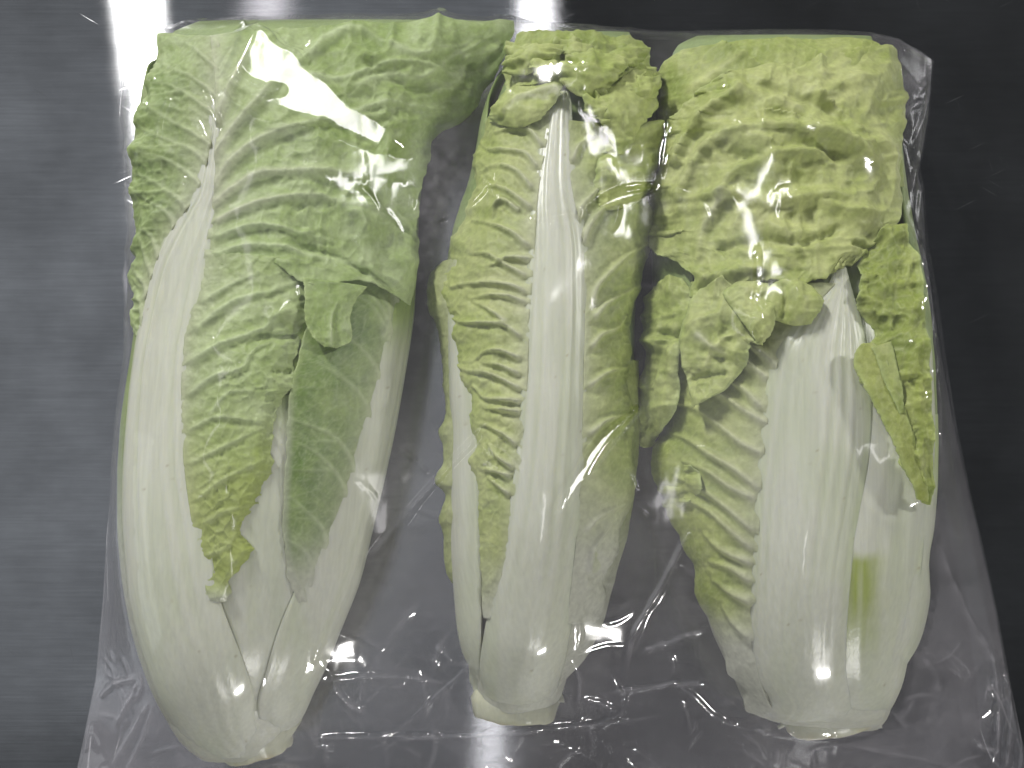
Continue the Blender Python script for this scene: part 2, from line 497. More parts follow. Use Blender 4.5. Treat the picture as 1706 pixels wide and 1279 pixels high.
    if pucker:
        wx = x + 5 * fbm(x / 30, y / 30, seed + 3, 2); wy = y + 5 * fbm(x / 30 + 9, y / 30, seed + 4, 2)
        f1, f2, idv = worley(wx / pscale, wy / pscale, seed)
        cell = 1 - np.exp(-(f2 - f1) * 5.0)
        pk = pucker * (0.35 + 0.65 * sstep(0.05, 0.5, vm)) * (0.5 + 0.5 * sstep(-.3, .4, fbm(x / 80, y / 80, seed + 21, 2)))
        H = H - pk * 1.0 * (cell - 0.6) * (0.4 + 1.0 * idv)
        vein = np.maximum(vein, 0.42 * np.exp(-(f2 - f1) * 9.0))
        g1, g2, gid = worley(wx / 8.5, wy / 8.5, seed + 40)
        vein = np.maximum(vein, 0.22 * np.exp(-(g2 - g1) * 6.0)); H = H - 0.10 * (gid - 0.5) * min(pucker * 3, 1)
    cw = crumple * (0.25 + 0.75 * sstep(0.0, 0.5, vm)) if side in 'LR' else crumple
    H = H + cw * 0.5 * fbm(x / cscale, y / cscale, seed + 11, 3, 0.5) + cw * 0.8 * (ridged(x / cscale / 2.6 + 7, y / cscale / 2.6, seed + 66, 2) - 0.5) + cw * 1.0 * (ridged(x / cscale / 1.5 + 3, y / cscale / 1.5, seed + 61, 3) - 0.5)
    for sd, am in zip('LR', ruffle):
        if am:
            w = sstep(0.5, 1, V) if sd == 'R' else sstep(0.5, 0, V)
            ph = U * ruff_n * 6.283 + 2.5 * fbm(U * 6, U * 0 + seed, seed, 2)
            H = H + am * w * np.sin(ph)
    if dome:
        H = H + dome * (1 - np.abs(2 * V - 1) ** 2.5) * (1 - np.abs(2 * np.clip(U, 0, .75) / 1.0 - 0.75) ** 2) - 0.6 * dome * sstep(0.86, 1.0, np.maximum(np.abs(2 * V - 1), 1 - U * 1.2))
    if droop:
        H = H - droop * sstep(0.75, 1.0, vm) ** 2
    P = P + Nn * (1.3 * H / 1000)[..., None]
    P[..., 2] = np.maximum(P[..., 2], 0.002)
    t = tone + 0.09 + 0.34 * fbm(x / 70, y / 70, seed + 71, 3) + 0.16 * fbm(x / 16, y / 16, seed + 72, 2)
    c = mixc(mixc(DARK, GREEN, t * 2), PALE, t * 2 - 1)
    if hue is not None: c = mixc(c, hue[0], np.full(U.shape, hue[1]))
    c = mixc(c, PALE * 1.08, vein * 0.85)
    c = c * TINT[0]
    c = mixc(c, CREAM * 0.5 + WHITE * 0.5, root * 0.85)
    rimd = np.minimum(np.where(rag[0] > 0, V, 1), np.where(rag[1] > 0, 1 - V, 1)) * LV
    c = mixc(c, PALE * 1.1, 0.55 * np.exp(-rimd / 3.0))
    if side in 'LR': c = mixc(c, mixc(CREAM, WHITE, np.full(U.shape, .5)), 0.75 * np.exp(-vm * LV / 20.0))
    if fade:
        for (y0, y1) in [fade]: c = mixc(c, WHITE, sstep(y0, y1, y + 14 * fbm(x / 40, y / 40, seed + 5, 3)))
    if paint is not None: c = paint(c, x, y)
    me = grid_mesh(name, P, c)
    o = link(name, me, M_BLADE, parent)
    md = o.modifiers.new('thickness', 'SOLIDIFY'); md.thickness = thick / 1000; md.offset = -1
    ALLP.append(P.reshape(-1, 3))
    return o


def rib(name, parent, body, net0, off=0.0, bulge=3.0, sink=2.2, grooves=5, gamp=0.35, tip=None, seed=1, step=3.6, paint=None, thick=1.5,
        tipcol=PALE, edgecol=0.35):
    net = [[(q[0], q[1], (-4.0, -1.5)[i]) for q in r_] if i < 2 else r_ for i, r_ in enumerate(net0)]
    P, U, V, LU, LV = patch(body, net, step, off)
    Nn = normals(P); x, y = proj(P)
    s = 2 * V - 1
    w0 = np.linalg.norm(P[:, -1] - P[:, 0], axis=-1)[:, None]
    k = np.clip(w0 / w0.max(), 0.25, 1)
    H = 0.55 * (bulge + sink) * (1 - np.abs(s) ** 2.0) * k - 0.55 * sink
    vv = V + 0.012 * fbm(U * 5, V * 2, seed, 2)
    gr = fbm(vv * grooves * 2.0, U * 1.3, seed + 2, 2) * 1.3 + 0.5 * np.cos(vv * grooves * 2 * math.pi)
    H = H + gamp * gr * sstep(1, 0.75, np.abs(s)) * k * (0.35 + 0.65 * sstep(0.08, 0.35, U))
    H = H + 0.5 * fbm(x / 120, y / 120, seed + 4, 2)
    P = P + Nn * (H / 1000)[..., None]
    c = np.broadcast_to(WHITE, U.shape + (3,)).copy()
    c = mixc(c, np.array([0.58, 0.63, 0.40]), 0.30 * sstep(0.1, -0.8, gr) * sstep(0.05, .3, U) + 0.15 * fbm(x / 70, y / 160, seed, 3))
    c = mixc(c, np.array([0.58, 0.63, 0.45]), 0.4 * sstep(-.1, .5, fbm(x / 50, y / 220, seed + 88, 3)))
    c = mixc(c, PALE, edgecol * sstep(0.72, 1.0, np.abs(s)) * sstep(0.15, 0.5, U))
    f1, f2, idv = worley(x / 26, y / 26, seed + 300)
    c = mixc(c, np.array([0.36, 0.30, 0.16]), 0.55 * sstep(0.10, 0.03, f1) * (idv > 0.93))
    if tip: c = mixc(c, tipcol, sstep(tip[0], tip[1], y))
    if paint is not None: c = paint(c, x, y)
    o = link(name, grid_mesh(name, P, c), M_RIB, parent)
    md = o.modifiers.new('thickness', 'SOLIDIFY'); md.thickness = thick / 1000; md.offset = -1
    ALLP.append(P.reshape(-1, 3))
    return o


def core(parent, body, lift, tone=0.6):
    """the packed inner head, a closed solid, with the cut stem at its base"""
    t = np.linspace(0.0, 1, 90); th = np.linspace(0, 2 * math.pi, 97)[:-1]
    T, H = np.meshgrid(t, th, indexing='ij')
    L = np.full(T.shape, lift / 1000.0) * sstep(0, 0.12, T)
    P = body.at(T, H, L)
    x, y = proj(P)
    f = fbm(np.cos(H) * 3, T * 9 + np.sin(H) * 3, 4, 3)
    ctr = hermite(body.tab, body.tc, t)[:, None, :]
    P[..., 0] += (P[..., 0] - ctr[..., 0]) * 0.03 * f; P[..., 2] += (P[..., 2] - ctr[..., 4]) * 0.03 * f
    cap = np.array([[ctr[0, 0, 0], ctr[0, 0, 1], ctr[0, 0, 4]]]); cap2 = np.array([[ctr[-1, 0, 0], ctr[-1, 0, 1], ctr[-1, 0, 4]]])
    P = np.concatenate([np.repeat(cap[:, None], 96, 1), P, np.repeat(cap2[:, None], 96, 1)], 0)
    T2 = np.concatenate([T[:1], T, T[-1:]], 0)
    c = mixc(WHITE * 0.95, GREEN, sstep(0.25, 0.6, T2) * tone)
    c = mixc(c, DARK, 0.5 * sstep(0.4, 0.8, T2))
    P[..., 2] = np.maximum(P[..., 2], 0.0025)
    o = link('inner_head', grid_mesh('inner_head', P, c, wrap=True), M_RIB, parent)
    ALLP.append(P.reshape(-1, 3))
    return o


def wrapleaf(parent, body, th0, th1, t0, t1, lift, seed, tone=0.5):
    """a leaf folded round the side and underside of a head"""
    nu, nv = 110, 60
    U, V = np.meshgrid(np.linspace(0, 1, nu), np.linspace(0, 1, nv), indexing='ij')
    taper = np.sqrt(np.clip(1 - (2 * np.clip(U, .5, 1) - 1) ** 4, 0.05, 1))
    mid = (th0 + th1) / 2
    TH = np.radians(mid + (V - 0.5) * (th1 - th0) * taper); T = t0 + (t1 - t0) * U
    x = U * 900; y = V * 300
    H = lift + 0.8 * fbm(x / 60, y / 60, seed, 4) + 1.6 * np.exp(-((V - .5) / .12) ** 2)
    P = body.at(T, TH, H / 1000)
    P[..., 2] = np.maximum(P[..., 2], 0.002)
    c = mixc(WHITE, mixc(DARK, PALE, tone + 0.3 * fbm(x / 70, y / 70, seed, 3)), sstep(0.2, 0.5, U) * sstep(.06, .2, np.abs(V - .5)))
    o = link('side_leaf', grid_mesh('side_leaf', P, c), M_BLADE, parent)
    md = o.modifiers.new('thickness', 'SOLIDIFY'); md.thickness = 0.0008; md.offset = -1
    ALLP.append(P.reshape(-1, 3))
    return o


def stump(parent, ca, cb, r0, r1, seed, depth=0.010):
    """trimmed stem: a short knuckle from point ca to the cut face at cb"""
    ca, cb = np.array(ca), np.array(cb); ax = (cb - ca) / np.linalg.norm(cb - ca)
    e1 = np.cross(ax, [0, 0, 1.0]); e1 /= np.linalg.norm(e1); e2 = np.cross(e1, ax)
    th = np.linspace(0, 2 * math.pi, 65)[:-1]
    prof = [(0, 0.0002), (0.02, r0 * .9), (0.35, r0), (0.75, r1 * 1.04), (0.93, r1 * 1.03), (1.0, r1 * .97), (1.005, r1 * .8), (0.99, r1 * .5), (0.995, r1 * .2), (0.995, 0.0001)]
    P = np.zeros((len(prof), 64, 3)); c = np.zeros((len(prof), 64, 3))
    for i, (s, rr) in enumerate(prof):
        k = 1 + 0.07 * fbm(np.cos(th) * 2 + 5, np.sin(th) * 2 + s, seed, 3)
        wob = 0.0012 * fbm(np.cos(th) * 2.5 * rr / r1, np.sin(th) * 2.5 * rr / r1 + 3, seed + 3, 3) * (s > .9)
        P[i] = ca + (cb - ca) * s + (ax * wob[:, None]) + (np.cos(th)[:, None] * e1 * rr * k[:, None] * 1.25 + np.sin(th)[:, None] * e2 * rr * k[:, None])
        b = np.array([0.66, 0.67, 0.52]) if s < .97 else np.array([0.68, 0.64, 0.46])
        c[i] = mixc(b, np.array([0.45, 0.36, 0.16]), 0.55 * sstep(0, .6, fbm(np.cos(th) * 3 + s, np.sin(th) * 3, seed + 8, 3)) * (s > .9))
    P[..., 2] = np.maximum(P[..., 2], 0.002)
    o = link('stem_base', grid_mesh('stem_base', P, c, wrap=True), M_RIB, parent)
    ALLP.append(P.reshape(-1, 3))
    return o


def two(rows):
    return [((a[0], a[1]) + tuple(a[2:]), (b[0], b[1]) + tuple(b[2:])) for a, b in rows]


def lr(rows):
    """rows of (y, xl, xr) -> two point rows"""
    return [((r[1], r[0]), (r[2], r[0])) for r in rows]


def group_part(name, parent):
    o = bpy.data.objects.new(name, None); SC.collection.objects.link(o); o.parent = parent
    return o


# ------------------------------------------------------------------ left cabbage
A = Body([(1262, 335, 440, 13, 30), (1240, 306, 468, 19, 32), (1200, 272, 505, 27, 36), (1150, 246, 530, 34, 40), (1080, 222, 562, 40, 44),
          (1000, 204, 592, 44, 46), (900, 194, 620, 47, 48), (800, 192, 642, 48, 49), (700, 200, 664, 48, 49), (600, 212, 682, 47, 48),
          (500, 224, 694, 45, 46), (400, 222, 704, 43, 44), (300, 216, 712, 41, 42), (200, 222, 735, 38, 40), (120, 236, 790, 34, 36),
          (60, 258, 845, 24, 30), (36, 300, 850, 10, 26)])
ca = thing('napa_cabbage', 'largest napa cabbage at the left, thick white midrib curving along its left side', 'cabbage', 'napa cabbages in the bag')
core(ca, A, -7)
wrapleaf(ca, A, 60, 175, 0.02, 0.93, -2.2, 5); wrapleaf(ca, A, 165, 318, 0.02, 0.95, -2.4, 6)
# inner leaf seen between the two outer ones
il = group_part('inner_leaf', ca)
rib('midrib', il, A, lr([(1225, 395, 450), (1170, 378, 470), (1100, 362, 500), (1000, 352, 520), (900, 345, 525), (800, 350, 525), (720, 360, 530), (640, 380, 540), (540, 400, 560), (460, 420, 580)]),
    off=-3.0, bulge=0.8, sink=0.4, grooves=4, gamp=0.2, tip=(760, 620), tipcol=GREEN, seed=21, edgecol=0)
# leaf with its stalk on the right flank
l2 = group_part('outer_leaf', ca)
blade('leaf_blade', l2, A, lr([(1004, 498, 502), (985, 490, 505), (955, 480, 515), (880, 472, 545), (800, 474, 575), (720, 478, 600), (650, 484, 618),
                               (580, 500, 636), (520, 520, 650), (470, 540, 660), (425, 560, 668)]),
      side='R', off=-1.0, tone=0.14, paint=lambda c, x, y: mixc(c, WHITE * 0.88, 0.6 * sstep(16, 0, x - np.interp(y, [500, 580, 650, 720, 880, 960, 1004], [520, 500, 484, 478, 472, 482, 498])) * sstep(600, 740, y)), veins=(70, 0.55, 0.45), vamp=0.5, vw=4.5, crumple=0.9, cscale=90, pucker=0.22, rag=(1.0, 0), fade=(860, 1010), seed=22,  # low tone paints in the shade of this recessed blade
      lines=[([(650, 640), (648, 560), (620, 510), (590, 490)], 0.7, 5), ([(640, 560), (650, 520), (635, 490)], 0.6, 4)])
rib('midrib', l2, A, lr([(1240, 430, 472), (1190, 430, 510), (1120, 445, 544), (1040, 470, 577), (960, 505, 605), (880, 540, 626), (800, 570, 645), (720, 594, 662),
                         (650, 614, 675), (580, 632, 687), (520, 648, 694), (460, 660, 697)]),
    off=-0.9, bulge=2.4, sink=1.6, grooves=5, gamp=0.45, tip=(620, 500), tipcol=GREEN, seed=23)
# the big front leaf
l1 = group_part('outer_leaf', ca)
rib('midrib', l1, A, lr([(1258, 334, 430), (1225, 298, 430), (1160, 257, 424), (1100, 234, 404), (1040, 218, 380), (1000, 210, 366), (900, 200, 346), (800, 198, 326), (700, 204, 318),
                         (600, 215, 318), (500, 233, 336), (450, 245, 346), (400, 266, 356), (350, 296, 364), (320, 315, 370), (280, 327, 371), (242, 336, 371), (195, 344, 372), (147, 350, 372), (100, 352, 368), (70, 354, 364)]),
    off=0.9, bulge=3.4, sink=2.4, grooves=7, gamp=0.45, tip=(190, 50), seed=24)
blade('leaf_blade', l1, A, lr([(560, 221, 224), (500, 221, 232), (450, 221, 246), (400, 222, 266), (330, 218, 312), (270, 221, 334), (200, 229, 347), (150, 240, 352), (100, 257, 354), (60, 268, 356)]),
      side='R', off=0.2, tone=0.42, veins=(40, 0.35, 0.5), vamp=1.0, crumple=2.2, cscale=38, pucker=0.9, rag=(1.2, 0), ruffle=(1.2, 0), ruff_n=7, seed=25)
blade('leaf_blade', l1, A, two([((352, 1000), (374, 1004)), ((343, 960), (390, 962)), ((338, 925), (418, 914)), ((334, 885), (396, 884)), ((326, 835), (430, 832)), ((319, 780), (450, 782)),
                                ((315, 720), (454, 716)), ((314, 680), (470, 666)), ((314, 640), (506, 640)), ((316, 600), (488, 604)), ((319, 562), (502, 560)), ((325, 525), (510, 545)),
                                ((331, 495), (520, 520)), ((339, 465), (530, 490)), ((346, 440), (530, 462)), ((352, 415), (535, 440))]),
      side='L', off=0.6, tone=0.56, veins=None, vamp=1.1, crumple=1.3, cscale=45, pucker=0.75, pscale=19, rag=(0, 2.2), ragf=34, seed=26, fade=(955, 1012), hue=(YEL, 0.10), droop=2.0, paint=lambda c, x, y: mixc(c, np.array([0.50, 0.56, 0.13]), 0.6 * sstep(620, 900, y) * sstep(1010, 960, y)),
      lines=[([(318, 655), (360, 625), (405, 612), (420, 585), (450, 570)], 1.3, 5), ([(322, 600), (370, 572), (440, 546), (470, 520), (512, 500)], 1.5, 6),
             ([(330, 545), (390, 500), (450, 485), (510, 462)], 1.4, 6), ([(318, 715), (360, 695), (420, 700), (455, 705)], 1.1, 4.5), ([(350, 690), (380, 655), (420, 650)], 0.8, 4),
             ([(320, 770), (370, 745), (420, 720), (440, 712)], 0.9, 4), ([(330, 830), (370, 800), (440, 765)], 0.9, 4), ([(340, 870), (380, 850), (425, 842)], 0.7, 4),
             ([(345, 925), (375, 912), (400, 880)], 0.7, 4), ([(340, 500), (390, 470), (430, 455)], 1.0, 5), ([(420, 560), (470, 560), (512, 548)], -1.4, 6, 'fold'),
             ([(440, 530), (500, 522)], 1.2, 7, 'fold'), ([(450, 620), (490, 618)], -1.2, 6, 'fold')])
# small flap hanging out of the fold
blade('leaf_blade', l1, A, two([((540, 577), (560, 580)), ((520, 560), (586, 566)), ((508, 530), (584, 530)), ((508, 495), (592, 502)), ((505, 462), (612, 478))]),
      side='N', off=3.5, tuck=0, tone=0.42, veins=None, crumple=1.3, cscale=40, pucker=0.4, rag=(0.5, 0.5), seed=27, lines=[([(552, 575), (552, 530), (562, 505)], 1.2, 4)])
# upper part of the front leaf, folded over at its lower margin
blade('leaf_blade', l1, A, [[(350, 446, 0), (425, 428, 1), (520, 468, 3), (620, 470, 4), (688, 508, 5)], [(354, 405), (440, 402, 1), (550, 420, 3), (630, 420, 4), (702, 408, 5)],
                            [(363, 352), (450, 350, 2), (560, 352, 3), (640, 345, 4), (700, 350, 4)], [(370, 300), (460, 292, 2), (570, 285, 3), (645, 282, 4), (708, 290, 3)],
                            [(371, 250), (470, 232, 2), (580, 218, 4), (660, 215, 4), (724, 236, 2)], [(371, 200), (480, 172, 2), (600, 160, 4), (690, 160, 4), (772, 202, 1)],
                            [(370, 150), (490, 120, 2), (620, 110, 4), (720, 110, 3), (822, 142, 0)], [(366, 100), (500, 76, 2), (640, 66, 3), (740, 68, 2), (846, 78, 0)],
                            [(362, 58), (500, 40, 2), (630, 30, 2), (740, 30, 1), (850, 38, 0)]],
      side='L', off=1.2, tone=0.50, veins=None, crumple=4.6, cscale=75, pucker=0.4, pscale=26, rag=(0, 2.0), ragf=14, ragb=3.0, seed=28, thick=0.6,
      lines=[([(360, 335), (420, 292), (480, 284), (560, 288), (620, 305), (690, 380)], 2.4, 8.5), ([(358, 305), (400, 252), (470, 215), (560, 196), (640, 190)], 2.6, 9.5), ([(358, 262), (385, 215), (430, 165), (480, 110), (560, 60)], 2.6, 9.5),
             ([(364, 365), (430, 335), (520, 325), (590, 340), (640, 345)], 1.8, 6), ([(362, 392), (430, 372), (500, 385), (560, 400)], 1.6, 6), ([(360, 420), (420, 405), (500, 415), (600, 440), (680, 480)], 1.2, 6),
             ([(362, 200), (390, 130), (420, 80), (470, 45)], 2.2, 8), ([(560, 196), (640, 170), (720, 180)], 1.2, 6), ([(480, 110), (560, 130), (660, 100), (760, 120)], 1.4, 6),
             ([(520, 90), (540, 60), (600, 45), (650, 70)], 1.6, 7), ([(650, 70), (700, 90), (780, 70)], 1.4, 6), ([(600, 140), (640, 120), (700, 130), (760, 90), (820, 60)], 1.4, 7),
             ([(610, 320), (650, 365), (700, 400)], 2.2, 9, 'step'), ([(480, 400), (560, 425), (640, 470), (690, 500)], -2.0, 7, 'fold'),
             ([(560, 335), (600, 360), (610, 390)], 1.6, 8, 'fold'), ([(500, 345), (515, 375), (505, 395)], 1.4, 8, 'fold'), ([(600, 90), (660, 130), (730, 150)], -2.0, 10, 'fold'), ([(700, 60), (740, 100), (820, 110)], -1.8, 10, 'fold')])
pa = unproj(np.array([415, 430]), np.array([1200, 1252]), np.array([0.034, 0.030]))
stump(ca, pa[0], pa[1], 0.0165, 0.0115, 3)

# ------------------------------------------------------------------ middle cabbage
TINT[0] = np.array([1.16, 1.07, 1.0])
B = Body([(1185, 800, 918, 14, 30), (1160, 796, 936, 19, 32), (1120, 782, 958, 25, 36), (1060, 767, 990, 33, 40), (980, 756, 1020, 39, 43), (900, 751, 1042, 43, 46),
          (800, 746, 1060, 46, 48), (700, 743, 1066, 47, 49), (600, 737, 1066, 47, 48), (500, 728, 1070, 45, 47), (400, 742, 1086, 43, 45), (300, 772, 1098, 40, 42),
          (200, 792, 1104, 36, 39), (120, 822, 1095, 30, 35), (76, 840, 1086, 21, 30), (54, 862, 1076, 9, 26)])
cb = thing('napa_cabbage', 'slimmest napa cabbage, in the middle, with a straight white midrib up its centre', 'cabbage', 'napa cabbages in the bag')
core(cb, B, -7)
wrapleaf(cb, B, 55, 190, 0.02, 0.93, -2.4, 7); wrapleaf(cb, B, 180, 305, 0.02, 0.95, -2.4, 8)
m2 = group_part('outer_leaf', cb)
blade('leaf_blade', m2, B, two([((752, 970), (760, 980)), ((741, 945), (758, 945)), ((737, 890), (756, 890)), ((731, 862), (756, 862)), ((741, 825), (756, 825)), ((724, 802), (755, 802)),
                                ((737, 770), (754, 770)), ((738, 742), (753, 742)), ((730, 720), (752, 720)), ((742, 690), (752, 690)), ((738, 650), (750, 650)), ((736, 600), (748, 600)),
                                ((726, 540), (746, 540)), ((711, 505), (744, 510)), ((716, 458), (745, 460)), ((736, 436), (750, 430))]),
      side='R', off=-1.5, tone=0.38, veins=None, crumple=0.6, cscale=22, pucker=0.4, rag=(0.8, 0), ragf=60, seed=31, hue=(YEL, 0.3))
rib('midrib', m2, B, lr([(1160, 790, 804), (1130, 780, 802), (1080, 765, 798), (1000, 755, 798), (920, 751, 798), (820, 750, 796), (740, 750, 794), (660, 747, 786), (600, 745, 775), (540, 742, 766), (480, 738, 754)]),
    off=-0.8, bulge=1.6, sink=1.2, grooves=3, gamp=0.3, tip=(560, 470), seed=32)
m3 = group_part('outer_leaf', cb)
blade('leaf_blade', m3, B, lr([(1170, 915, 940), (1100, 935, 968), (1020, 950, 1006), (940, 955, 1030), (860, 960, 1052), (780, 965, 1062), (700, 970, 1066), (600, 975, 1066)]),
      side='N', off=-2.0, tuck=0, tone=0.45, veins=None, crumple=0.7, pucker=0.15, rag=(0, 0), fade=(780, 1010), seed=33, lines=[([(930, 1170), (985, 1080), (1028, 960), (1050, 880)], 1.6, 8)])
VB_L = [[(873, 457), (840, 439), (812, 423), (780, 421)], [(871, 484), (856, 476), (821, 470), (771, 472), (750, 479)], [(871, 501), (846, 492), (815, 490), (784, 495)], [(864, 558), (840, 540), (815, 537), (765, 536), (750, 530)],
        [(840, 533), (809, 511), (784, 500)], [(862, 594), (831, 583), (806, 586), (795, 596)], [(862, 644), (837, 631), (809, 620), (778, 617), (759, 608)], [(862, 667), (831, 664), (806, 662), (787, 642)], [(862, 684), (835, 681), (808, 680)],
        [(856, 737), (840, 723), (809, 708), (795, 706)], [(850, 775), (828, 758), (812, 737)], [(845, 790), (830, 786), (800, 780)], [(845, 820), (825, 805), (812, 795)], [(878, 408), (853, 387), (815, 371), (785, 365)],
        [(881, 343), (846, 318), (821, 310), (796, 315)], [(862, 347), (837, 333), (824, 343), (821, 360)], [(893, 275), (875, 255), (846, 249), (809, 246), (793, 230)], [(878, 430), (845, 428), (820, 440)], [(860, 620), (830, 607), (806, 605)],
        [(902, 240), (880, 215), (850, 212), (825, 222)], [(884, 310), (860, 285), (825, 275), (800, 285)]]
VB_R = [[(989, 498), (996, 476), (1021, 448), (1053, 420), (1085, 405)], [(993, 526), (1009, 507), (1053, 482)], [(988, 575), (1003, 557), (1028, 548), (1046, 526)], [(973, 402), (984, 374), (1018, 336), (1050, 315)], [(959, 374), (971, 343), (1003, 305), (1018, 261)],
        [(956, 264), (965, 242), (990, 224)], [(985, 640), (1010, 622), (1045, 612)], [(985, 720), (1010, 700), (1050, 690)], [(980, 880), (1000, 860), (1040, 838)], [(985, 950), (990, 915), (1030, 860)]]
VC_L = [[(1291, 608), (1263, 584), (1230, 565)], [(1273, 626), (1246, 605), (1210, 590)], [(1263, 674), (1236, 646), (1205, 628)], [(1270, 701), (1236, 681), (1198, 653), (1160, 640)], [(1263, 753), (1236, 739), (1198, 708), (1167, 684), (1130, 670)],
        [(1260, 811), (1222, 780), (1188, 760), (1146, 732), (1115, 720)], [(1253, 829), (1212, 808), (1180, 785), (1140, 768)], [(1250, 880), (1212, 846), (1170, 815), (1130, 795)], [(1248, 910), (1215, 880), (1180, 850), (1140, 830)],
        [(1246, 936), (1204, 915), (1175, 890)], [(1246, 965), (1215, 945), (1185, 935)], [(1246, 1000), (1215, 985), (1190, 965)], [(1246, 1060), (1225, 1040), (1205, 1010)]]
m1 = group_part('outer_leaf', cb)
blade('leaf_blade', m1, B, two([((800, 1030), (812, 1030)), ((796, 985), (818, 985)), ((792, 930), (832, 925)), ((790, 880), (841, 880)), ((786, 825), (850, 820)), ((777, 768), (857, 765)), ((786, 742), (860, 725)), ((773, 668), (865, 665)),
                                ((750, 592), (868, 592)), ((742, 535), (870, 535)), ((729, 468), (875, 468)), ((738, 425), (878, 425)), ((752, 378), (881, 378)), ((776, 332), (884, 332)), ((783, 290), (890, 290)),
                                ((786, 250), (897, 250)), ((802, 205), (906, 210)), ((818, 165), (918, 175)), ((850, 142), (928, 155))]),
      side='R', off=0.5, tone=0.62, veins=None, lines=[(q, 2.2, 4.0) for q in VB_L], crumple=1.6, cscale=48, pucker=0.6, rag=(1.4, 0), ragf=40, ruffle=(0.8, 0), ruff_n=12, seed=34, fade=(900, 1040), hue=(YEL, 0.10), droop=2.0)
blade('leaf_blade', m1, B, two([((955, 1040), (1000, 1035)), ((962, 985), (1014, 985)), ((970, 915), (1034, 915)), ((976, 830), (1056, 835)), ((980, 745), (1064, 750)), ((984, 660), (1058, 652)), ((986, 580), (1056, 580)),
                                ((987, 500), (1066, 492)), ((985, 430), (1088, 422)), ((979, 378), (1094, 372)), ((967, 325), (1090, 330)), ((959, 275), (1070, 285)), ((956, 235), (1040, 250)), ((953, 200), (1005, 205))]),
      side='L', off=0.5, tone=0.42, veins=None, lines=[(q, 2.0, 4.4) for q in VB_R], crumple=1.4, cscale=60, pucker=0.35, rag=(0, 2.0), ragf=30, ruffle=(0, 1.0), ruff_n=8, seed=35, fade=(760, 960), hue=(YEL, 0.08), droop=1.5)
rib('midrib', m1, B, lr([(1172, 804, 922), (1150, 799, 932), (1100, 796, 946), (1040, 805, 956), (992, 814, 963), (920, 832, 971), (820, 850, 977), (740, 860, 980), (660, 866, 984), (580, 869, 986),
                         (500, 873, 987), (430, 878, 985), (380, 881, 979), (330, 884, 967), (280, 890, 960), (230, 898, 957), (190, 906, 954), (165, 918, 952), (150, 930, 948)]),
    off=1.0, bulge=4.2, sink=2.4, grooves=6, gamp=0.5, tip=(200, 120), seed=36)
# ruffled tips folded together at the top
tp = group_part('leaf_tip', cb)
KW = dict(side='N', tuck=0, veins=None, pscale=20, dome=0.9)
blade('leaf_lobe', tp, B, [[(838, 150), (920, 140), (1000, 150), (1098, 170)], [(838, 110), (920, 100), (1010, 100), (1094, 120)], [(846, 80), (920, 76), (1010, 72), (1086, 82)], [(862, 58), (930, 55), (1010, 54), (1076, 58)]],
      off=0, tone=0.5, crumple=4.5, cscale=34, pucker=0.7, rag=(1, 1), seed=37, **{**KW, 'dome': 0})
blade('leaf_lobe', tp, B, [[(836, 122, 1), (870, 124, 2), (905, 112, 1)], [(835, 100, 5), (880, 92, 6), (930, 88, 4)], [(850, 82, 3), (900, 76, 4), (950, 74, 2)]], off=2, tone=0.66, crumple=2.4, cscale=26, pucker=0.4, rag=(1, 1), ruffle=(1, 1), ruff_n=3, seed=38, **KW)
blade('leaf_lobe', tp, B, [[(935, 140, 2), (965, 160, 3), (1010, 162, 2)], [(930, 112, 5), (985, 122, 8), (1030, 130, 4)], [(945, 90, 6), (990, 98, 8), (1045, 112, 5)], [(975, 78, 3), (1020, 85, 4), (1062, 96, 2)]],
      off=3, tone=0.66, crumple=2.6, cscale=28, pucker=0.4, rag=(1.5, 1.5), ruffle=(1.2, 1.0), ruff_n=3, seed=39, **KW)
blade('leaf_lobe', tp, B, [[(1022, 250, 1), (1035, 258, 3), (1048, 240, 2)], [(1000, 205, 3), (1035, 205, 6), (1070, 210, 3)], [(990, 175, 4), (1030, 170, 7), (1095, 180, 3)], [(1000, 150, 3), (1040, 140, 6), (1102, 150, 2)], [(1030, 125, 2), (1060, 115, 4), (1098, 125, 1)]],
      off=2, tone=0.6, crumple=2.4, cscale=30, pucker=0.5, rag=(1.2, 1.2), seed=40, **KW)
blade('leaf_lobe', tp, B, [[(1000, 345, 0), (1020, 350, 1), (1060, 340, 0)], [(990, 300, 2), (1040, 290, 3), (1098, 300, 1)], [(1000, 255, 2), (1050, 245, 4), (1104, 250, 1)], [(1020, 215, 2), (1060, 205, 3), (1106, 205, 1)]],
      off=0.5, tone=0.58, crumple=4.2, cscale=44, pucker=0.4, rag=(2.0, 1.2), seed=41, **KW)
blade('leaf_lobe', tp, B, [[(815, 205, 1), (860, 212, 2), (900, 200, 1)], [(812, 185, 4), (860, 180, 5), (925, 170, 3)], [(825, 165, 4), (870, 158, 5), (935, 152, 4)], [(850, 148, 2), (890, 142, 3), (938, 140, 2)]],
      off=1.5, tone=0.62, crumple=1.8, cscale=26, pucker=0.4, rag=(1, 1), seed=42, lines=[([(935, 165), (925, 150), (895, 152), (850, 170), (830, 195)], 1.8, 5)], **KW)
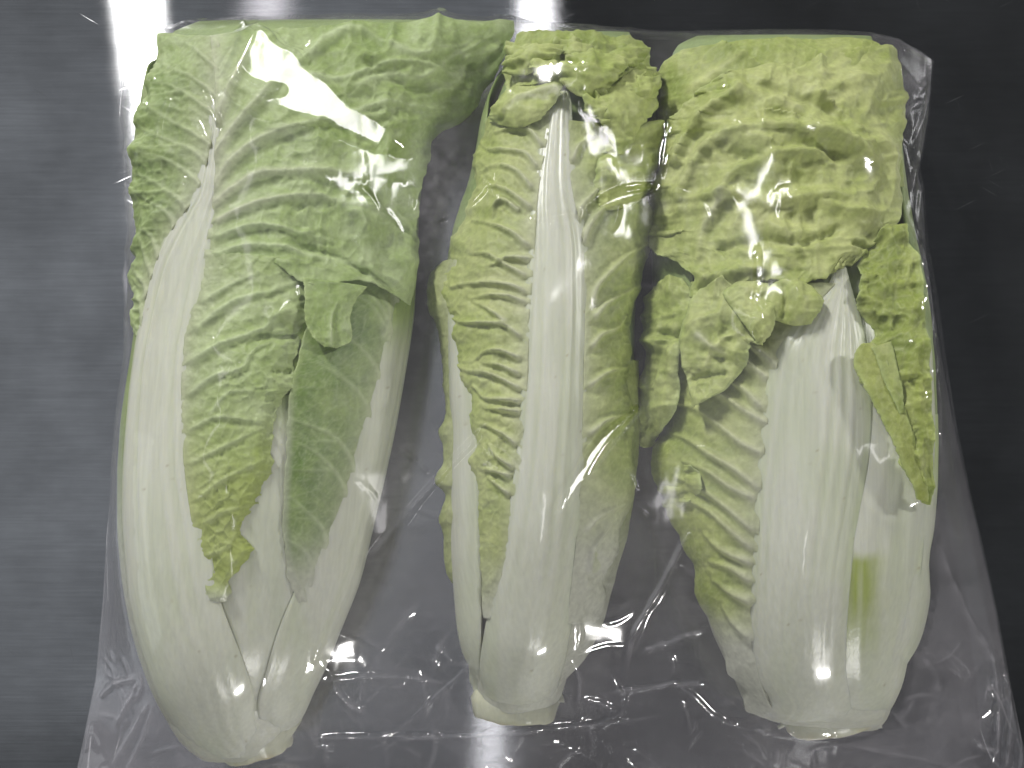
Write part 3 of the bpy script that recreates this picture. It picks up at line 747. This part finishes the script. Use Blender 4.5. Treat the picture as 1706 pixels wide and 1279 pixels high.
for (cx_, cy_, rx_, ry_, lf_, tn_, sd_) in ((905, 108, 34, 18, 5, 0.62, 43), (955, 78, 36, 15, 4, 0.7, 44), (1045, 92, 34, 20, 4, 0.45, 45), (1068, 150, 30, 26, 5, 0.62, 46), (870, 84, 30, 14, 4, 0.55, 47), (1000, 180, 26, 24, 6, 0.68, 48), (975, 118, 28, 14, 8, 0.72, 49)):
    an = sd_ * 1.3; rows_ = []
    for q_ in np.linspace(-1, 1, 5):
        h_ = math.sqrt(max(1 - q_ * q_, 0.06))
        rows_.append([(cx_ + rx_ * s_ * h_ + 6 * q_ * math.sin(an), cy_ - ry_ * q_ + 5 * s_ * math.cos(an), lf_ - 2 * abs(s_)) for s_ in (-1, 0, 1)])
    blade('leaf_lobe', tp, B, rows_, off=1.5, tone=tn_, crumple=4.0, cscale=24, pucker=0.4, rag=(2.6, 2.6), ragf=9, ruffle=(1.6, 1.6), ruff_n=2, seed=sd_, **KW)
pb = unproj(np.array([860, 858]), np.array([1150, 1192]), np.array([0.032, 0.030]))
stump(cb, pb[0], pb[1], 0.0150, 0.0135, 5)

# ------------------------------------------------------------------ right cabbage
TINT[0] = np.array([1.20, 1.09, 1.08])
C = Body([(1212, 1330, 1464, 13, 30), (1190, 1256, 1480, 24, 34), (1140, 1221, 1500, 33, 39), (1060, 1186, 1526, 41, 44), (980, 1162, 1543, 46, 48), (900, 1140, 1556, 48, 50),
          (800, 1118, 1564, 49, 51), (700, 1102, 1565, 49, 51), (600, 1088, 1560, 48, 50), (500, 1080, 1550, 46, 48), (400, 1080, 1532, 43, 46), (300, 1088, 1515, 40, 43),
          (200, 1092, 1504, 36, 40), (120, 1092, 1494, 31, 36), (80, 1098, 1486, 22, 31), (60, 1132, 1480, 9, 26)])
cc_ = thing('napa_cabbage', 'broadest napa cabbage at the right, crumpled top leaves folded down over its wide white midrib', 'cabbage', 'napa cabbages in the bag')
core(cc_, C, -7)
wrapleaf(cc_, C, 55, 190, 0.02, 0.93, -2.6, 9); wrapleaf(cc_, C, 180, 310, 0.02, 0.95, -2.2, 10)
# inner leaf with a green patch between the stalks
n3 = group_part('inner_leaf', cc_)




def green_patch(c, x, y):
    w = 5 * fbm(x / 22, y / 22, 77, 2)
    m = sstep(1490, 1440, x + w + (y - 925) * 0.06) * sstep(912, 938, y + w * 1.2 + (x - 1440) ** 2 * 0.006) * sstep(1130, 985, y + w)
    return mixc(c, np.array([0.38, 0.45, 0.11]), m * (0.78 + 0.25 * vnoise(x / 5, y / 90, 3)))


rib('midrib', n3, C, lr([(1213, 1400, 1470), (1150, 1396, 1502), (1080, 1394, 1518), (1000, 1394, 1530), (930, 1394, 1538), (860, 1400, 1546), (790, 1420, 1555), (740, 1430, 1558), (660, 1436, 1558), (580, 1440, 1554)]),
    off=-0.2, bulge=0.9, sink=0.6, grooves=4, gamp=0.3, seed=51, paint=green_patch)
n2 = group_part('outer_leaf', cc_)
rib('midrib', n2, C, lr([(1210, 1436, 1464), (1170, 1448, 1488), (1120, 1462, 1508), (1060, 1472, 1527), (1000, 1482, 1541), (940, 1496, 1552), (880, 1512, 1560), (830, 1524, 1564), (760, 1530, 1566), (690, 1535, 1566)]),
    off=-0.6, bulge=2.2, sink=1.6, grooves=4, gamp=0.5, tip=(860, 740), seed=52)
blade('leaf_blade', n2, C, two([((1536, 838, 2), (1552, 842, 3)), ((1506, 780, 2), (1556, 782, 9)), ((1482, 720, 2), (1558, 722, 15)), ((1462, 672, 2), (1556, 662, 13)), ((1432, 622, 2), (1553, 612, 15)), ((1440, 592, 1), (1550, 572, 14)),
                                ((1456, 552, 1), (1546, 532, 13)), ((1422, 502, 1), (1541, 492, 12)), ((1430, 474, 1), (1535, 452, 12)), ((1430, 432, 1), (1528, 422, 10)), ((1450, 400, 2), (1516, 392, 8)), ((1470, 378, 3), (1512, 370, 6))]),
      side='N', off=2.2, tuck=0, tone=0.30, veins=None, crumple=4.6, cscale=40, pucker=0.6, pscale=20, rag=(3.2, 0.8), ragf=16, ruffle=(0.6, 0.5), ruff_n=6, seed=53, hue=(YEL, 0.22))
blade('leaf_blade', n2, C, two([((1528, 832), (1546, 836)), ((1514, 800), (1544, 800)), ((1498, 768), (1536, 764)), ((1470, 706), (1512, 692)), ((1444, 650), (1488, 634)), ((1424, 612), (1474, 590)), ((1424, 588), (1462, 578)), ((1436, 572), (1455, 570))]),
      side='N', off=9.5, tuck=0, tone=0.50, veins=None, crumple=0.9, cscale=60, pucker=0.2, rag=(0.8, 0.8), seed=54, hue=(YEL, 0.35), lines=[([(1540, 830), (1490, 740), (1440, 620)], 1.2, 14, 'fold')])
blade('leaf_blade', n2, C, two([((1500, 690), (1508, 688)), ((1476, 640), (1503, 640)), ((1462, 600), (1494, 600)), ((1452, 578), (1485, 568))]),
      side='N', off=10.0, tuck=0, tone=0.42, veins=None, crumple=0.8, cscale=50, pucker=0.2, rag=(0.4, 0.4), seed=55, hue=(YEL, 0.12))
# front leaf with the broad stalk
n1 = group_part('outer_leaf', cc_)
blade('leaf_blade', n1, C, two([((1282, 1200, -3), (1300, 1200, -3)), ((1240, 1165, -1), (1268, 1170, -1)), ((1218, 1125), (1252, 1130)), ((1203, 1085), (1246, 1090)), ((1178, 1030), (1247, 1040)), ((1162, 990), (1248, 1000)), ((1154, 942), (1250, 942)), ((1134, 900), (1252, 900)), ((1114, 852), (1255, 860)), ((1094, 810), (1258, 810)),
                                ((1091, 762), (1262, 762)), ((1100, 702), (1268, 702)), ((1108, 650), (1275, 650)), ((1116, 600), (1284, 602)), ((1124, 550), (1302, 562)), ((1134, 500), (1340, 518)), ((1150, 470), (1380, 472))]),
      side='R', off=0.4, tone=0.40, veins=None, lines=[(q, 2.4, 6.5) for q in VC_L], crumple=1.2, cscale=70, pucker=0.3, rag=(1.8, 0), ragf=26, ruffle=(1.2, 0), ruff_n=7, seed=56, fade=(985, 1100), hue=(YEL, 0.16))
rib('midrib', n1, C, lr([(1206, 1290, 1440), (1180, 1274, 1424), (1140, 1260, 1414), (1080, 1250, 1412), (1000, 1248, 1416), (945, 1250, 1421), (900, 1252, 1428), (860, 1254, 1436), (800, 1258, 1446), (740, 1264, 1453), (690, 1270, 1456),
                         (640, 1276, 1456), (590, 1287, 1450), (550, 1310, 1444), (510, 1345, 1432), (470, 1382, 1420), (440, 1392, 1412)]),
    off=1.2, bulge=4.0, sink=2.6, grooves=9, gamp=0.36, tip=(470, 380), seed=57)
blade('leaf_blade', n1, C, two([((1112, 850), (1130, 848)), ((1100, 820), (1168, 818)), ((1104, 795), (1166, 792)), ((1112, 775), (1150, 775))]),
      side='N', off=4.0, tuck=0, tone=0.5, veins=None, crumple=1.8, cscale=22, pucker=0.3, rag=(0.6, 0.8), ruffle=(1.0, 1.0), ruff_n=2, seed=58, hue=(YEL, 0.15))
# folded down upper leaves
n4 = group_part('outer_leaf', cc_)
blade('leaf_blade', n4, C, [[(1092, 330), (1250, 330), (1400, 320), (1510, 310)], [(1094, 250), (1250, 240), (1400, 230), (1506, 220)], [(1092, 170), (1250, 150), (1400, 140), (1500, 150)], [(1096, 118), (1260, 92), (1400, 84), (1488, 100)], [(1140, 80), (1260, 66), (1385, 61), (1462, 74)]],
      side='N', off=0.3, tuck=0, tone=0.50, veins=None, crumple=2.2, cscale=70, pucker=0.4, rag=(0.8, 0.5), seed=59, hue=(YEL, 0.06),
      lines=[([(1190, 62), (1260, 100), (1330, 140)], 1.6, 8, 'step'), ([(1150, 150), (1200, 110), (1240, 90)], 1.2, 8)])
blade('leaf_blade', n4, C, [[(1152, 494, 3), (1255, 470, 4), (1345, 464, 4), (1448, 434, 2)], [(1140, 445, 5), (1250, 430, 6), (1360, 420, 6), (1480, 408, 2)], [(1066, 384, 3), (1200, 368, 6), (1350, 360, 6), (1502, 345, 1)],
                            [(1088, 312, 3), (1220, 302, 6), (1360, 292, 6), (1506, 282, 1)], [(1106, 242, 3), (1240, 232, 6), (1370, 222, 5), (1504, 215, 1)], [(1130, 182, 3), (1250, 168, 6), (1370, 155, 4), (1500, 150, 1)],
                            [(1180, 140, 3), (1270, 122, 4), (1370, 108, 3), (1494, 104, 0.5)], [(1225, 118, 2), (1290, 100, 2), (1380, 84, 2), (1486, 76, 0.5)]],
      side='N', off=0.8, tuck=0, tone=0.66, veins=None, crumple=5.2, cscale=64, pucker=0.5, pscale=27, ragb=3.5, rag=(2.4, 0.5), ragf=26, seed=60, thick=0.8, hue=(YEL, 0.05),
      lines=[([(1480, 280), (1400, 232), (1320, 212), (1240, 215), (1180, 245), (1140, 300), (1115, 360)], 3.6, 10, 'fold'), ([(1240, 130), (1222, 160), (1180, 185), (1140, 235), (1118, 290)], 3.6, 9, 'fold'), ([(1400, 260), (1300, 255), (1220, 290), (1190, 350)], 3.0, 9, 'fold'),
             ([(1260, 180), (1330, 190), (1420, 235)], 2.4, 9, 'step'), ([(1340, 130), (1400, 180), (1470, 260)], 2.0, 10, 'step'), 
             ([(1300, 235), (1290, 270), (1315, 310)], 1.0, 9, 'fold'),
             ([(1528, 420), (1506, 330), (1484, 255), (1452, 180), (1405, 105)], 1.6, 15), ([(1190, 250), (1260, 262), (1330, 240), (1420, 262)], -2.6, 9, 'fold'), ([(1150, 330), (1230, 318), (1280, 335), (1370, 318), (1440, 335)], 2.4, 9, 'fold'), ([(1220, 130), (1300, 150), (1370, 175), (1430, 215)], -2.4, 9, 'fold'),
             ([(1200, 330), (1170, 380), (1160, 430)], 2.2, 9), ([(1330, 320), (1335, 380), (1330, 420)], 1.6, 7, 'fold'), ([(1180, 420), (1260, 395), (1340, 400), (1420, 370)], -2.2, 8, 'fold'),
             ([(1420, 400), (1455, 415), (1480, 430)], -2.6, 5, 'fold'), ([(1150, 470), (1230, 450), (1320, 440)], 1.6, 10, 'fold'), ([(1100, 340), (1090, 370)], 1.8, 7)])
n5 = group_part('folded_leaf', cc_)
blade('leaf_lobe', n5, C, two([((1068, 744, 3), (1092, 742, 3)), ((1062, 690, 3), (1120, 692, 5)), ((1060, 640, 3), (1130, 632, 6)), ((1068, 592, 3), (1132, 575, 6)), ((1064, 545, 3), (1150, 548, 5)), ((1068, 502, 2), (1152, 508, 4)), ((1080, 478, 1), (1148, 480, 3)), ((1106, 462, 0), (1136, 460, 1))]),
      off=1.5, tone=0.62, crumple=4.2, cscale=40, pucker=0.5, rag=(1.5, 1.8), ragf=12, seed=62, side='N', tuck=0, veins=None, dome=0.8, lines=[([(1095, 550), (1120, 560), (1140, 545)], -3.0, 7, 'fold'), ([(1110, 560), (1085, 620), (1080, 660)], -2.4, 7, 'fold'), ([(1120, 570), (1115, 640), (1095, 720)], 1.6, 8, 'fold')])
blade('leaf_lobe', n5, C, two([((1154, 680, 5), (1160, 677, 5)), ((1148, 650, 5), (1206, 650, 4)), ((1136, 602, 5), (1246, 602, 4)), ((1132, 560, 5), (1252, 568, 5)), ((1142, 515, 5), (1262, 570, 5)), ((1160, 482, 3), (1245, 520, 5)), ((1200, 462, 2), (1225, 480, 4))]),
      off=2.8, tone=0.64, crumple=4.2, cscale=46, pucker=0.5, pscale=26, rag=(0.8, 1.6), ragf=12, seed=63, side='N', tuck=0, veins=None, dome=0.8, lines=[([(1165, 560), (1190, 580), (1230, 600)], 2.0, 6), ([(1190, 580), (1210, 560), (1235, 555)], 1.6, 6), ([(1185, 585), (1170, 620)], 1.6, 6), ([(1150, 632), (1180, 625), (1215, 620)], -1.6, 5, 'fold')])
blade('leaf_lobe', n5, C, two([((1262, 572, 5), (1270, 574, 5)), ((1240, 542, 5), (1288, 548, 5)), ((1218, 512, 5), (1294, 520, 5)), ((1204, 488, 4), (1290, 492, 5)), ((1225, 468, 3), (1280, 470, 3))]),
      off=4.2, tone=0.58, crumple=3.0, cscale=40, pucker=0.4, rag=(0.4, 0.6), seed=64, side='N', tuck=0, veins=None, dome=0.8)
blade('leaf_lobe', n5, C, [[(1282, 530, 4), (1320, 542, 4), (1352, 538, 4)], [(1274, 505, 5), (1320, 515, 6), (1370, 512, 4)], [(1282, 480, 4), (1325, 488, 6), (1374, 490, 4)], [(1300, 466, 3), (1330, 466, 4), (1355, 472, 3)]],
      off=3.0, tone=0.56, crumple=3.0, cscale=40, pucker=0.3, rag=(0.6, 0.8), seed=65, side='N', tuck=0, veins=None, dome=0.8, lines=[([(1305, 470), (1308, 505), (1302, 535)], -1.8, 6, 'fold')])
pc = unproj(np.array([1385, 1396]), np.array([1150, 1204]), np.array([0.034, 0.031]))
stump(cc_, pc[0], pc[1], 0.0200, 0.0165, 9)

# ------------------------------------------------------------------ the plastic bag
NU, NV = 430, 540


def edge_line(pts, n):
    pts = np.array(pts, float); P = unproj(pts[:, 0], pts[:, 1], pts[:, 2] / 1000)
    t = np.concatenate([[0], np.cumsum(np.linalg.norm(np.diff(P, axis=0), axis=1))])
    s = np.linspace(0, t[-1], n)
    return np.stack([np.interp(s, t, P[:, k]) for k in range(3)], 1)


# side seams from the bottom (mouth) to the top (sealed end): px, py, height mm
left = edge_line([(118, 1330, 2), (140, 1230, 4), (160, 1130, 3), (172, 1000, 5), (178, 900, 9), (186, 800, 14), (194, 700, 16), (205, 600, 16), (214, 450, 16), (212, 330, 14), (206, 250, 14), (199, 200, 16), (204, 120, 14), (200, 46, 12)], NU)
right = edge_line([(1725, 1330, 2), (1700, 1220, 8), (1682, 1130, 4), (1662, 1020, 3), (1640, 920, 3), (1612, 800, 4), (1590, 700, 6), (1572, 600, 8), (1556, 500, 8), (1546, 430, 9), (1540, 330, 11), (1532, 290, 12), (1548, 200, 16), (1556, 100, 14), (1500, 66, 12)], NU)
top = edge_line([(200, 46, 12), (300, 42, 20), (420, 36, 22), (560, 28, 24), (700, 27, 24), (850, 36, 22), (960, 47, 22), (1100, 53, 21), (1220, 60, 22), (1350, 56, 24), (1480, 62, 20), (1500, 66, 12)], NV)
bot = edge_line([(118, 1330, 2), (1725, 1330, 2)], NV)
u = np.linspace(0, 1, NU)[:, None, None]; v = np.linspace(0, 1, NV)[None, :, None]
BG = left[:, None] * (1 - v) + right[:, None] * v + bot[None] * (1 - u) + top[None] * u \
    - ((1 - u) * ((1 - v) * left[0] + v * right[0]) + u * ((1 - v) * left[-1] + v * right[-1]))
# what the film has to clear
AP = np.concatenate(ALLP, 0)
gx0, gy0, cell = -0.32, -0.28, 0.0008
obs = np.zeros((720, 820))
ix = ((AP[:, 0] - gx0) / cell).astype(int).clip(0, 819); iy = ((AP[:, 1] - gy0) / cell).astype(int).clip(0, 719)
np.maximum.at(obs, (iy, ix), AP[:, 2])
for _ in range(2):
    p = np.pad(obs, 1, mode='edge')
    obs = np.max([p[a:a + 720, b:b + 820] for a in range(3) for b in range(3)], 0)
bix = ((BG[..., 0] - gx0) / cell).clip(0, 818.9); biy = ((BG[..., 1] - gy0) / cell).clip(0, 718.9)
i0 = biy.astype(int); j0 = bix.astype(int)
need = np.where(obs[i0, j0] > 0.004, obs[i0, j0] + 0.0007, 0.0016)


def relax(need, z, fixed, n):
    for _ in range(n):
        q = z.copy()
        q[1:-1, 1:-1] = 0.25 * (z[:-2, 1:-1] + z[2:, 1:-1] + z[1:-1, :-2] + z[1:-1, 2:])
        z = np.where(fixed, z, np.maximum(q, need))
    return z


zb = BG[..., 2]
fx = np.zeros((NU, NV), bool); fx[0] = fx[-1] = True; fx[:, 0] = fx[:, -1] = True
# coarse to fine
zz = None
for st in (16, 8, 4, 2, 1):
    ii = np.unique(np.append(np.arange(0, NU, st), NU - 1)); jj = np.unique(np.append(np.arange(0, NV, st), NV - 1))
    nd = np.array([[need[max(a - st // 2, 0):a + st // 2 + 1, max(b - st // 2, 0):b + st // 2 + 1].max() for b in jj] for a in ii]) if st > 1 else need
    f = fx[np.ix_(ii, jj)]
    if zz is None: cur = np.maximum(nd, zb[np.ix_(ii, jj)])
    else:
        tmp = np.stack([np.interp(jj, pj, r) for r in zz], 0)
        cur = np.stack([np.interp(ii, pi, tmp[:, k]) for k in range(tmp.shape[1])], 1)
        cur = np.maximum(cur, nd)
    cur = np.where(f, zb[np.ix_(ii, jj)], cur)
    zz = relax(nd, cur, f, {16: 400, 8: 250, 4: 120, 2: 60, 1: 26}[st]); pi, pj = ii, jj
film = BG.copy(); film[..., 2] = zz
# smooth patch of film over the left cabbage, shaped to mirror a lamp as glare
fxp, fyp = proj(film)
pc0 = unproj(530, 172, 0.090)
qx, qy = fxp - 530, fyp - 172
al = qx * 0.87 + qy * 0.49; ac = -qx * 0.49 + qy * 0.87
wid = 38 * np.clip(1.0 - 0.0045 * (al + 20), 0.25, 1.25) + 8 * vnoise(al / 30, ac / 60, 4)
er = np.maximum(np.abs(al) / 140, np.abs(ac) / wid)
dx_, dy_ = BG[..., 0] - pc0[0], BG[..., 1] - pc0[1]
LAMP = np.array([0.07, 1.10, 1.90])      # the ceiling lamp this taut patch mirrors


def mirror_slope(x_, y_):
    p_ = np.array([x_, y_, 0.09]); l_ = LAMP - p_; v_ = CAM - p_
    h_ = l_ / np.linalg.norm(l_) + v_ / np.linalg.norm(v_)
    return -h_[:2] / h_[2]


g0 = mirror_slope(pc0[0], pc0[1]); gx_ = (mirror_slope(pc0[0] + .01, pc0[1]) - g0) / .01; gy_ = (mirror_slope(pc0[0], pc0[1] + .01) - g0) / .01
plate = 0.0905 + g0[0] * dx_ + g0[1] * dy_ + 0.5 * 0.85 * (gx_[0] * dx_ ** 2 + 2 * gx_[1] * dx_ * dy_ + gy_[1] * dy_ ** 2)
plate = plate + 0.00012 * fbm(fxp / 40, fyp / 40, 44, 3) * sstep(0.3, 1.0, er)
mkp = sstep(1.3, 0.9, er)
print('plate above film mm', ((plate - zz)[er < 1] * 1000).min(), ((plate - zz)[er < 1] * 1000).max())
zz = np.maximum(zz * (1 - mkp) + plate * mkp, need)
# two film pleats between the middle and right heads, tilted to mirror that lamp
for pl_, hw_ in (([(936, 852), (965, 795), (1005, 735), (1058, 682)], 11), ([(985, 348), (1030, 326), (1090, 310)], 8)):
    d_, sg_, pos_ = poly_dist(fxp, fyp, smooth_line(pl_))
    mid_ = np.array(pl_[len(pl_) // 2], float); c_ = unproj(mid_[0], mid_[1], 0.09); g0 = mirror_slope(c_[0], c_[1])
    gx_ = (mirror_slope(c_[0] + .01, c_[1]) - g0) / .01; gy_ = (mirror_slope(c_[0], c_[1] + .01) - g0) / .01
    ax_, ay_ = BG[..., 0] - c_[0], BG[..., 1] - c_[1]
    fc = g0[0] * ax_ + g0[1] * ay_ + 0.5 * (gx_[0] * ax_ ** 2 + 2 * gx_[1] * ax_ * ay_ + gy_[1] * ay_ ** 2)
    on = d_ < hw_
    fc = fc + np.percentile((need - fc)[on], 90) + 0.0004
    wdt = hw_ * (0.35 + 0.65 * np.sin(np.pi * np.clip(pos_, 0.03, 0.97)))
    mk_ = sstep(1.6, 0.8, d_ / wdt)
    print('pleat lift mm', ((fc - zz)[on] * 1000).min(), ((fc - zz)[on] * 1000).max())
    zz = np.maximum(zz * (1 - mk_) + fc * mk_, need); mkp = np.maximum(mkp, mk_)
film[..., 2] = zz
free = sstep(0.0006, 0.006, zz - need) * (1 - mkp)
fxp, fyp = proj(film)
# tension creases: sharp pleats in px, (points, height mm, half width px)
creases = [([(880, 368), (930, 360), (970, 352)], 1.5, 9), ([(1262, 410), (1260, 480), (1258, 510), (1278, 545)], 1.6, 6),
           ([(165, 1165), (190, 1140), (232, 1128)], 3.5, 9), ([(190, 1215), (215, 1170), (232, 1128)], 3.0, 8), ([(185, 1279), (215, 1230), (250, 1165)], 3.0, 7), ([(205, 1300), (240, 1225), (256, 1170)], 2.6, 6), ([(150, 1200), (140, 1260)], 2.0, 6),
           ([(555, 1140), (580, 1172), (610, 1188)], 3.0, 7), ([(530, 1135), (640, 1128), (760, 1140)], 1.2, 6), ([(590, 1230), (660, 1215), (740, 1150), (800, 1090)], 1.6, 7), ([(480, 1232), (600, 1228), (800, 1226), (1000, 1205), (1120, 1190)], 2.4, 8),
           ([(1010, 1155), (1090, 1145), (1130, 1140), (1145, 1162)], 2.6, 6), ([(1130, 1140), (1160, 1165), (1190, 1195), (1240, 1215)], 2.2, 7), ([(1040, 1140), (1055, 1060), (1100, 980), (1150, 880)], 2.0, 9), ([(1060, 1090), (1180, 1050)], 1.6, 8),
           ([(1000, 1210), (1040, 1180), (1050, 1150)], 1.6, 6), ([(1240, 1215), (1340, 1228), (1460, 1222)], 2.0, 7), ([(1400, 1240), (1520, 1262), (1640, 1290)], 1.6, 8),
           ([(1560, 900), (1600, 1000), (1660, 1110)], 1.8, 12), ([(1650, 1080), (1660, 1180), (1655, 1279)], 3.0, 8), ([(1675, 1110), (1680, 1200), (1668, 1300)], 4.0, 8), ([(1690, 1160), (1700, 1230), (1690, 1300)], 4.5, 7), ([(1620, 1230), (1640, 1245), (1665, 1250)], 3.0, 7),
           ([(1520, 1080), (1560, 1130), (1540, 1220)], 1.2, 14),
           ([(1500, 110), (1530, 150), (1545, 130)], 3.0, 7), ([(1505, 190), (1525, 175), (1548, 170)], 3.0, 7), ([(1520, 240), (1536, 200), (1550, 140)], 2.5, 6), ([(1518, 320), (1525, 280), (1535, 250)], 2.2, 6), ([(1535, 400), (1530, 350), (1538, 300)], 2.0, 6),
           ([(215, 130), (240, 100), (262, 70)], 1.6, 6), ([(205, 175), (225, 155), (262, 125)], 2.0, 6), ([(215, 240), (235, 225), (265, 215)], 2.0, 6), ([(260, 240), (270, 190), (285, 160)], 1.8, 6), ([(335, 135), (350, 180), (362, 210), (340, 260)], 2.6, 7),
           ([(250, 350), (290, 330), (310, 290)], 2.0, 6), ([(325, 200), (340, 230), (360, 235)], 2.0, 6), ([(665, 745), (690, 765), (715, 790)], 0.8, 3), ([(390, 110), (420, 140), (470, 150), (420, 160)], 1.4, 9), ([(380, 60), (410, 50), (440, 35)], 1.6, 7),
           ([(820, 700), (700, 830), (600, 950)], 0.6, 10), ([(700, 1000), (640, 1080), (560, 1200)], 0.8, 12), ([(1120, 160), (1110, 240), (1100, 300)], 1.0, 8)]
dz = np.zeros(zz.shape); crz = np.zeros(zz.shape)
for pts, amp, wd in creases:
    pl = smooth_line(pts)
    x0, y0 = pl.min(0) - wd * 4; x1, y1 = pl.max(0) + wd * 4
    mk = (fxp > x0) & (fxp < x1) & (fyp > y0) & (fyp < y1)
    d, sg, pos = poly_dist(fxp[mk], fyp[mk], pl)
    wdd = wd * (0.8 + 0.4 * vnoise(pos * 9, pos * 0 + wd, 5))
    dz[mk] += amp * (0.5 + 0.5 * np.cos(np.pi * np.clip(d / wdd / 1.2, 0, 1))) * sstep(0, .15, pos) * sstep(1, .8, pos)
    crz[mk] = np.maximum(crz[mk], min(amp / 3, 1) * np.exp(-(d / (wd * 0.35)) ** 2) * (0.55 + 0.6 * vnoise(pos * 14, pos * 0 + amp, 8)) * sstep(0, .1, pos) * sstep(1, .85, pos))
# fine random creasing in the slack parts of the film
r = np.random.default_rng(99)
low = sstep(1000, 1180, fyp) + sstep(1480, 1530, fxp) * sstep(520, 300, fyp) + 0.8 * sstep(290, 230, fxp) * sstep(420, 260, fyp)
slack = np.clip(0.18 + low, 0, 1) * free
for k in range(260):
    cx, cy = r.uniform(140, 1700), r.uniform(30, 1300)
    if r.uniform() < 0.55: cy = r.uniform(1080, 1300)
    a = r.normal(0.9, 0.9); ln = r.uniform(25, 110)
    pts = np.array([[cx + s * ln * math.cos(a + 0.5 * s), cy + s * ln * math.sin(a + 0.5 * s)] for s in np.linspace(-.5, .5, 5)])
    wd = r.uniform(4, 9); am = r.uniform(0.3, 1.3)
    x0, y0 = pts.min(0) - wd; x1, y1 = pts.max(0) + wd
    mk = (fxp > x0) & (fxp < x1) & (fyp > y0) & (fyp < y1)
    if not mk.any(): continue
    d, sg, pos = poly_dist(fxp[mk], fyp[mk], pts)
    dz[mk] += slack[mk] * 1.3 * am * (0.5 + 0.5 * np.cos(np.pi * np.clip(d / wd, 0, 1))) * sstep(0, .3, pos) * sstep(1, .7, pos)
    crz[mk] = np.maximum(crz[mk], 0.5 * slack[mk] * am * np.exp(-(d / (wd * 0.3)) ** 2) * sstep(0, .3, pos) * sstep(1, .7, pos))
dz += slack * 0.6 * (ridged(fxp / 90, fyp / 90, 12, 3) - 0.4) + free * 0.5 * fbm(fxp / 120, fyp / 120, 15, 3)
rim = np.minimum(np.minimum(np.arange(NU)[:, None], (NU - 1 - np.arange(NU))[:, None]), np.minimum(np.arange(NV)[None], (NV - 1 - np.arange(NV))[None]))
film[..., 2] = np.maximum(zz + dz / 1000 * sstep(0, 5, rim), need)
film[..., 2] = np.where(fx, zb, film[..., 2])
bag = thing('plastic_bag', 'clear crinkled plastic bag wrapped around all three cabbages', 'bag')
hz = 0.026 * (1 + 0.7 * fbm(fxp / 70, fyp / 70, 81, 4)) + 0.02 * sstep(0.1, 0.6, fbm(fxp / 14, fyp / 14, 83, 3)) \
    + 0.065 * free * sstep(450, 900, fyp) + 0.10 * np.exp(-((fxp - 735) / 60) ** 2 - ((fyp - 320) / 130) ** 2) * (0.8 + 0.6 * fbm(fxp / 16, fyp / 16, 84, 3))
wf1, wf2, wid_ = worley(fxp / 150 + 0.25 * fbm(fxp / 60, fyp / 60, 7, 2), fyp / 120, 57)
hz = hz + 0.22 * crz * sstep(560, 1000, fyp + 700 * sstep(1480, 1520, fxp) + 600 * sstep(300, 230, fxp)) + 0.05 * free * (wid_ - 0.35) * sstep(780, 1000, fyp)
link('top_film', haze_attr(grid_mesh('top_film', film), hz), M_FILM, bag)
under = BG[::2, ::2].copy() if False else BG[::3, ::3].copy()
rm = rim[::3, ::3]
under[..., 2] = 0.0008 + (zb[::3, ::3]) * sstep(22, 0, rm) * 0.98 + 0.0003 * np.abs(fbm(under[..., 0] * 40, under[..., 1] * 40, 3, 3))
ux, uy = proj(under)
link('bottom_film', haze_attr(grid_mesh('bottom_film', under), 0.13 * (1 + 0.7 * fbm(ux / 90, uy / 90, 85, 4))), M_FILM, bag)
print('verts', sum(len(o.data.vertices) for o in SC.objects if o.type == 'MESH'))
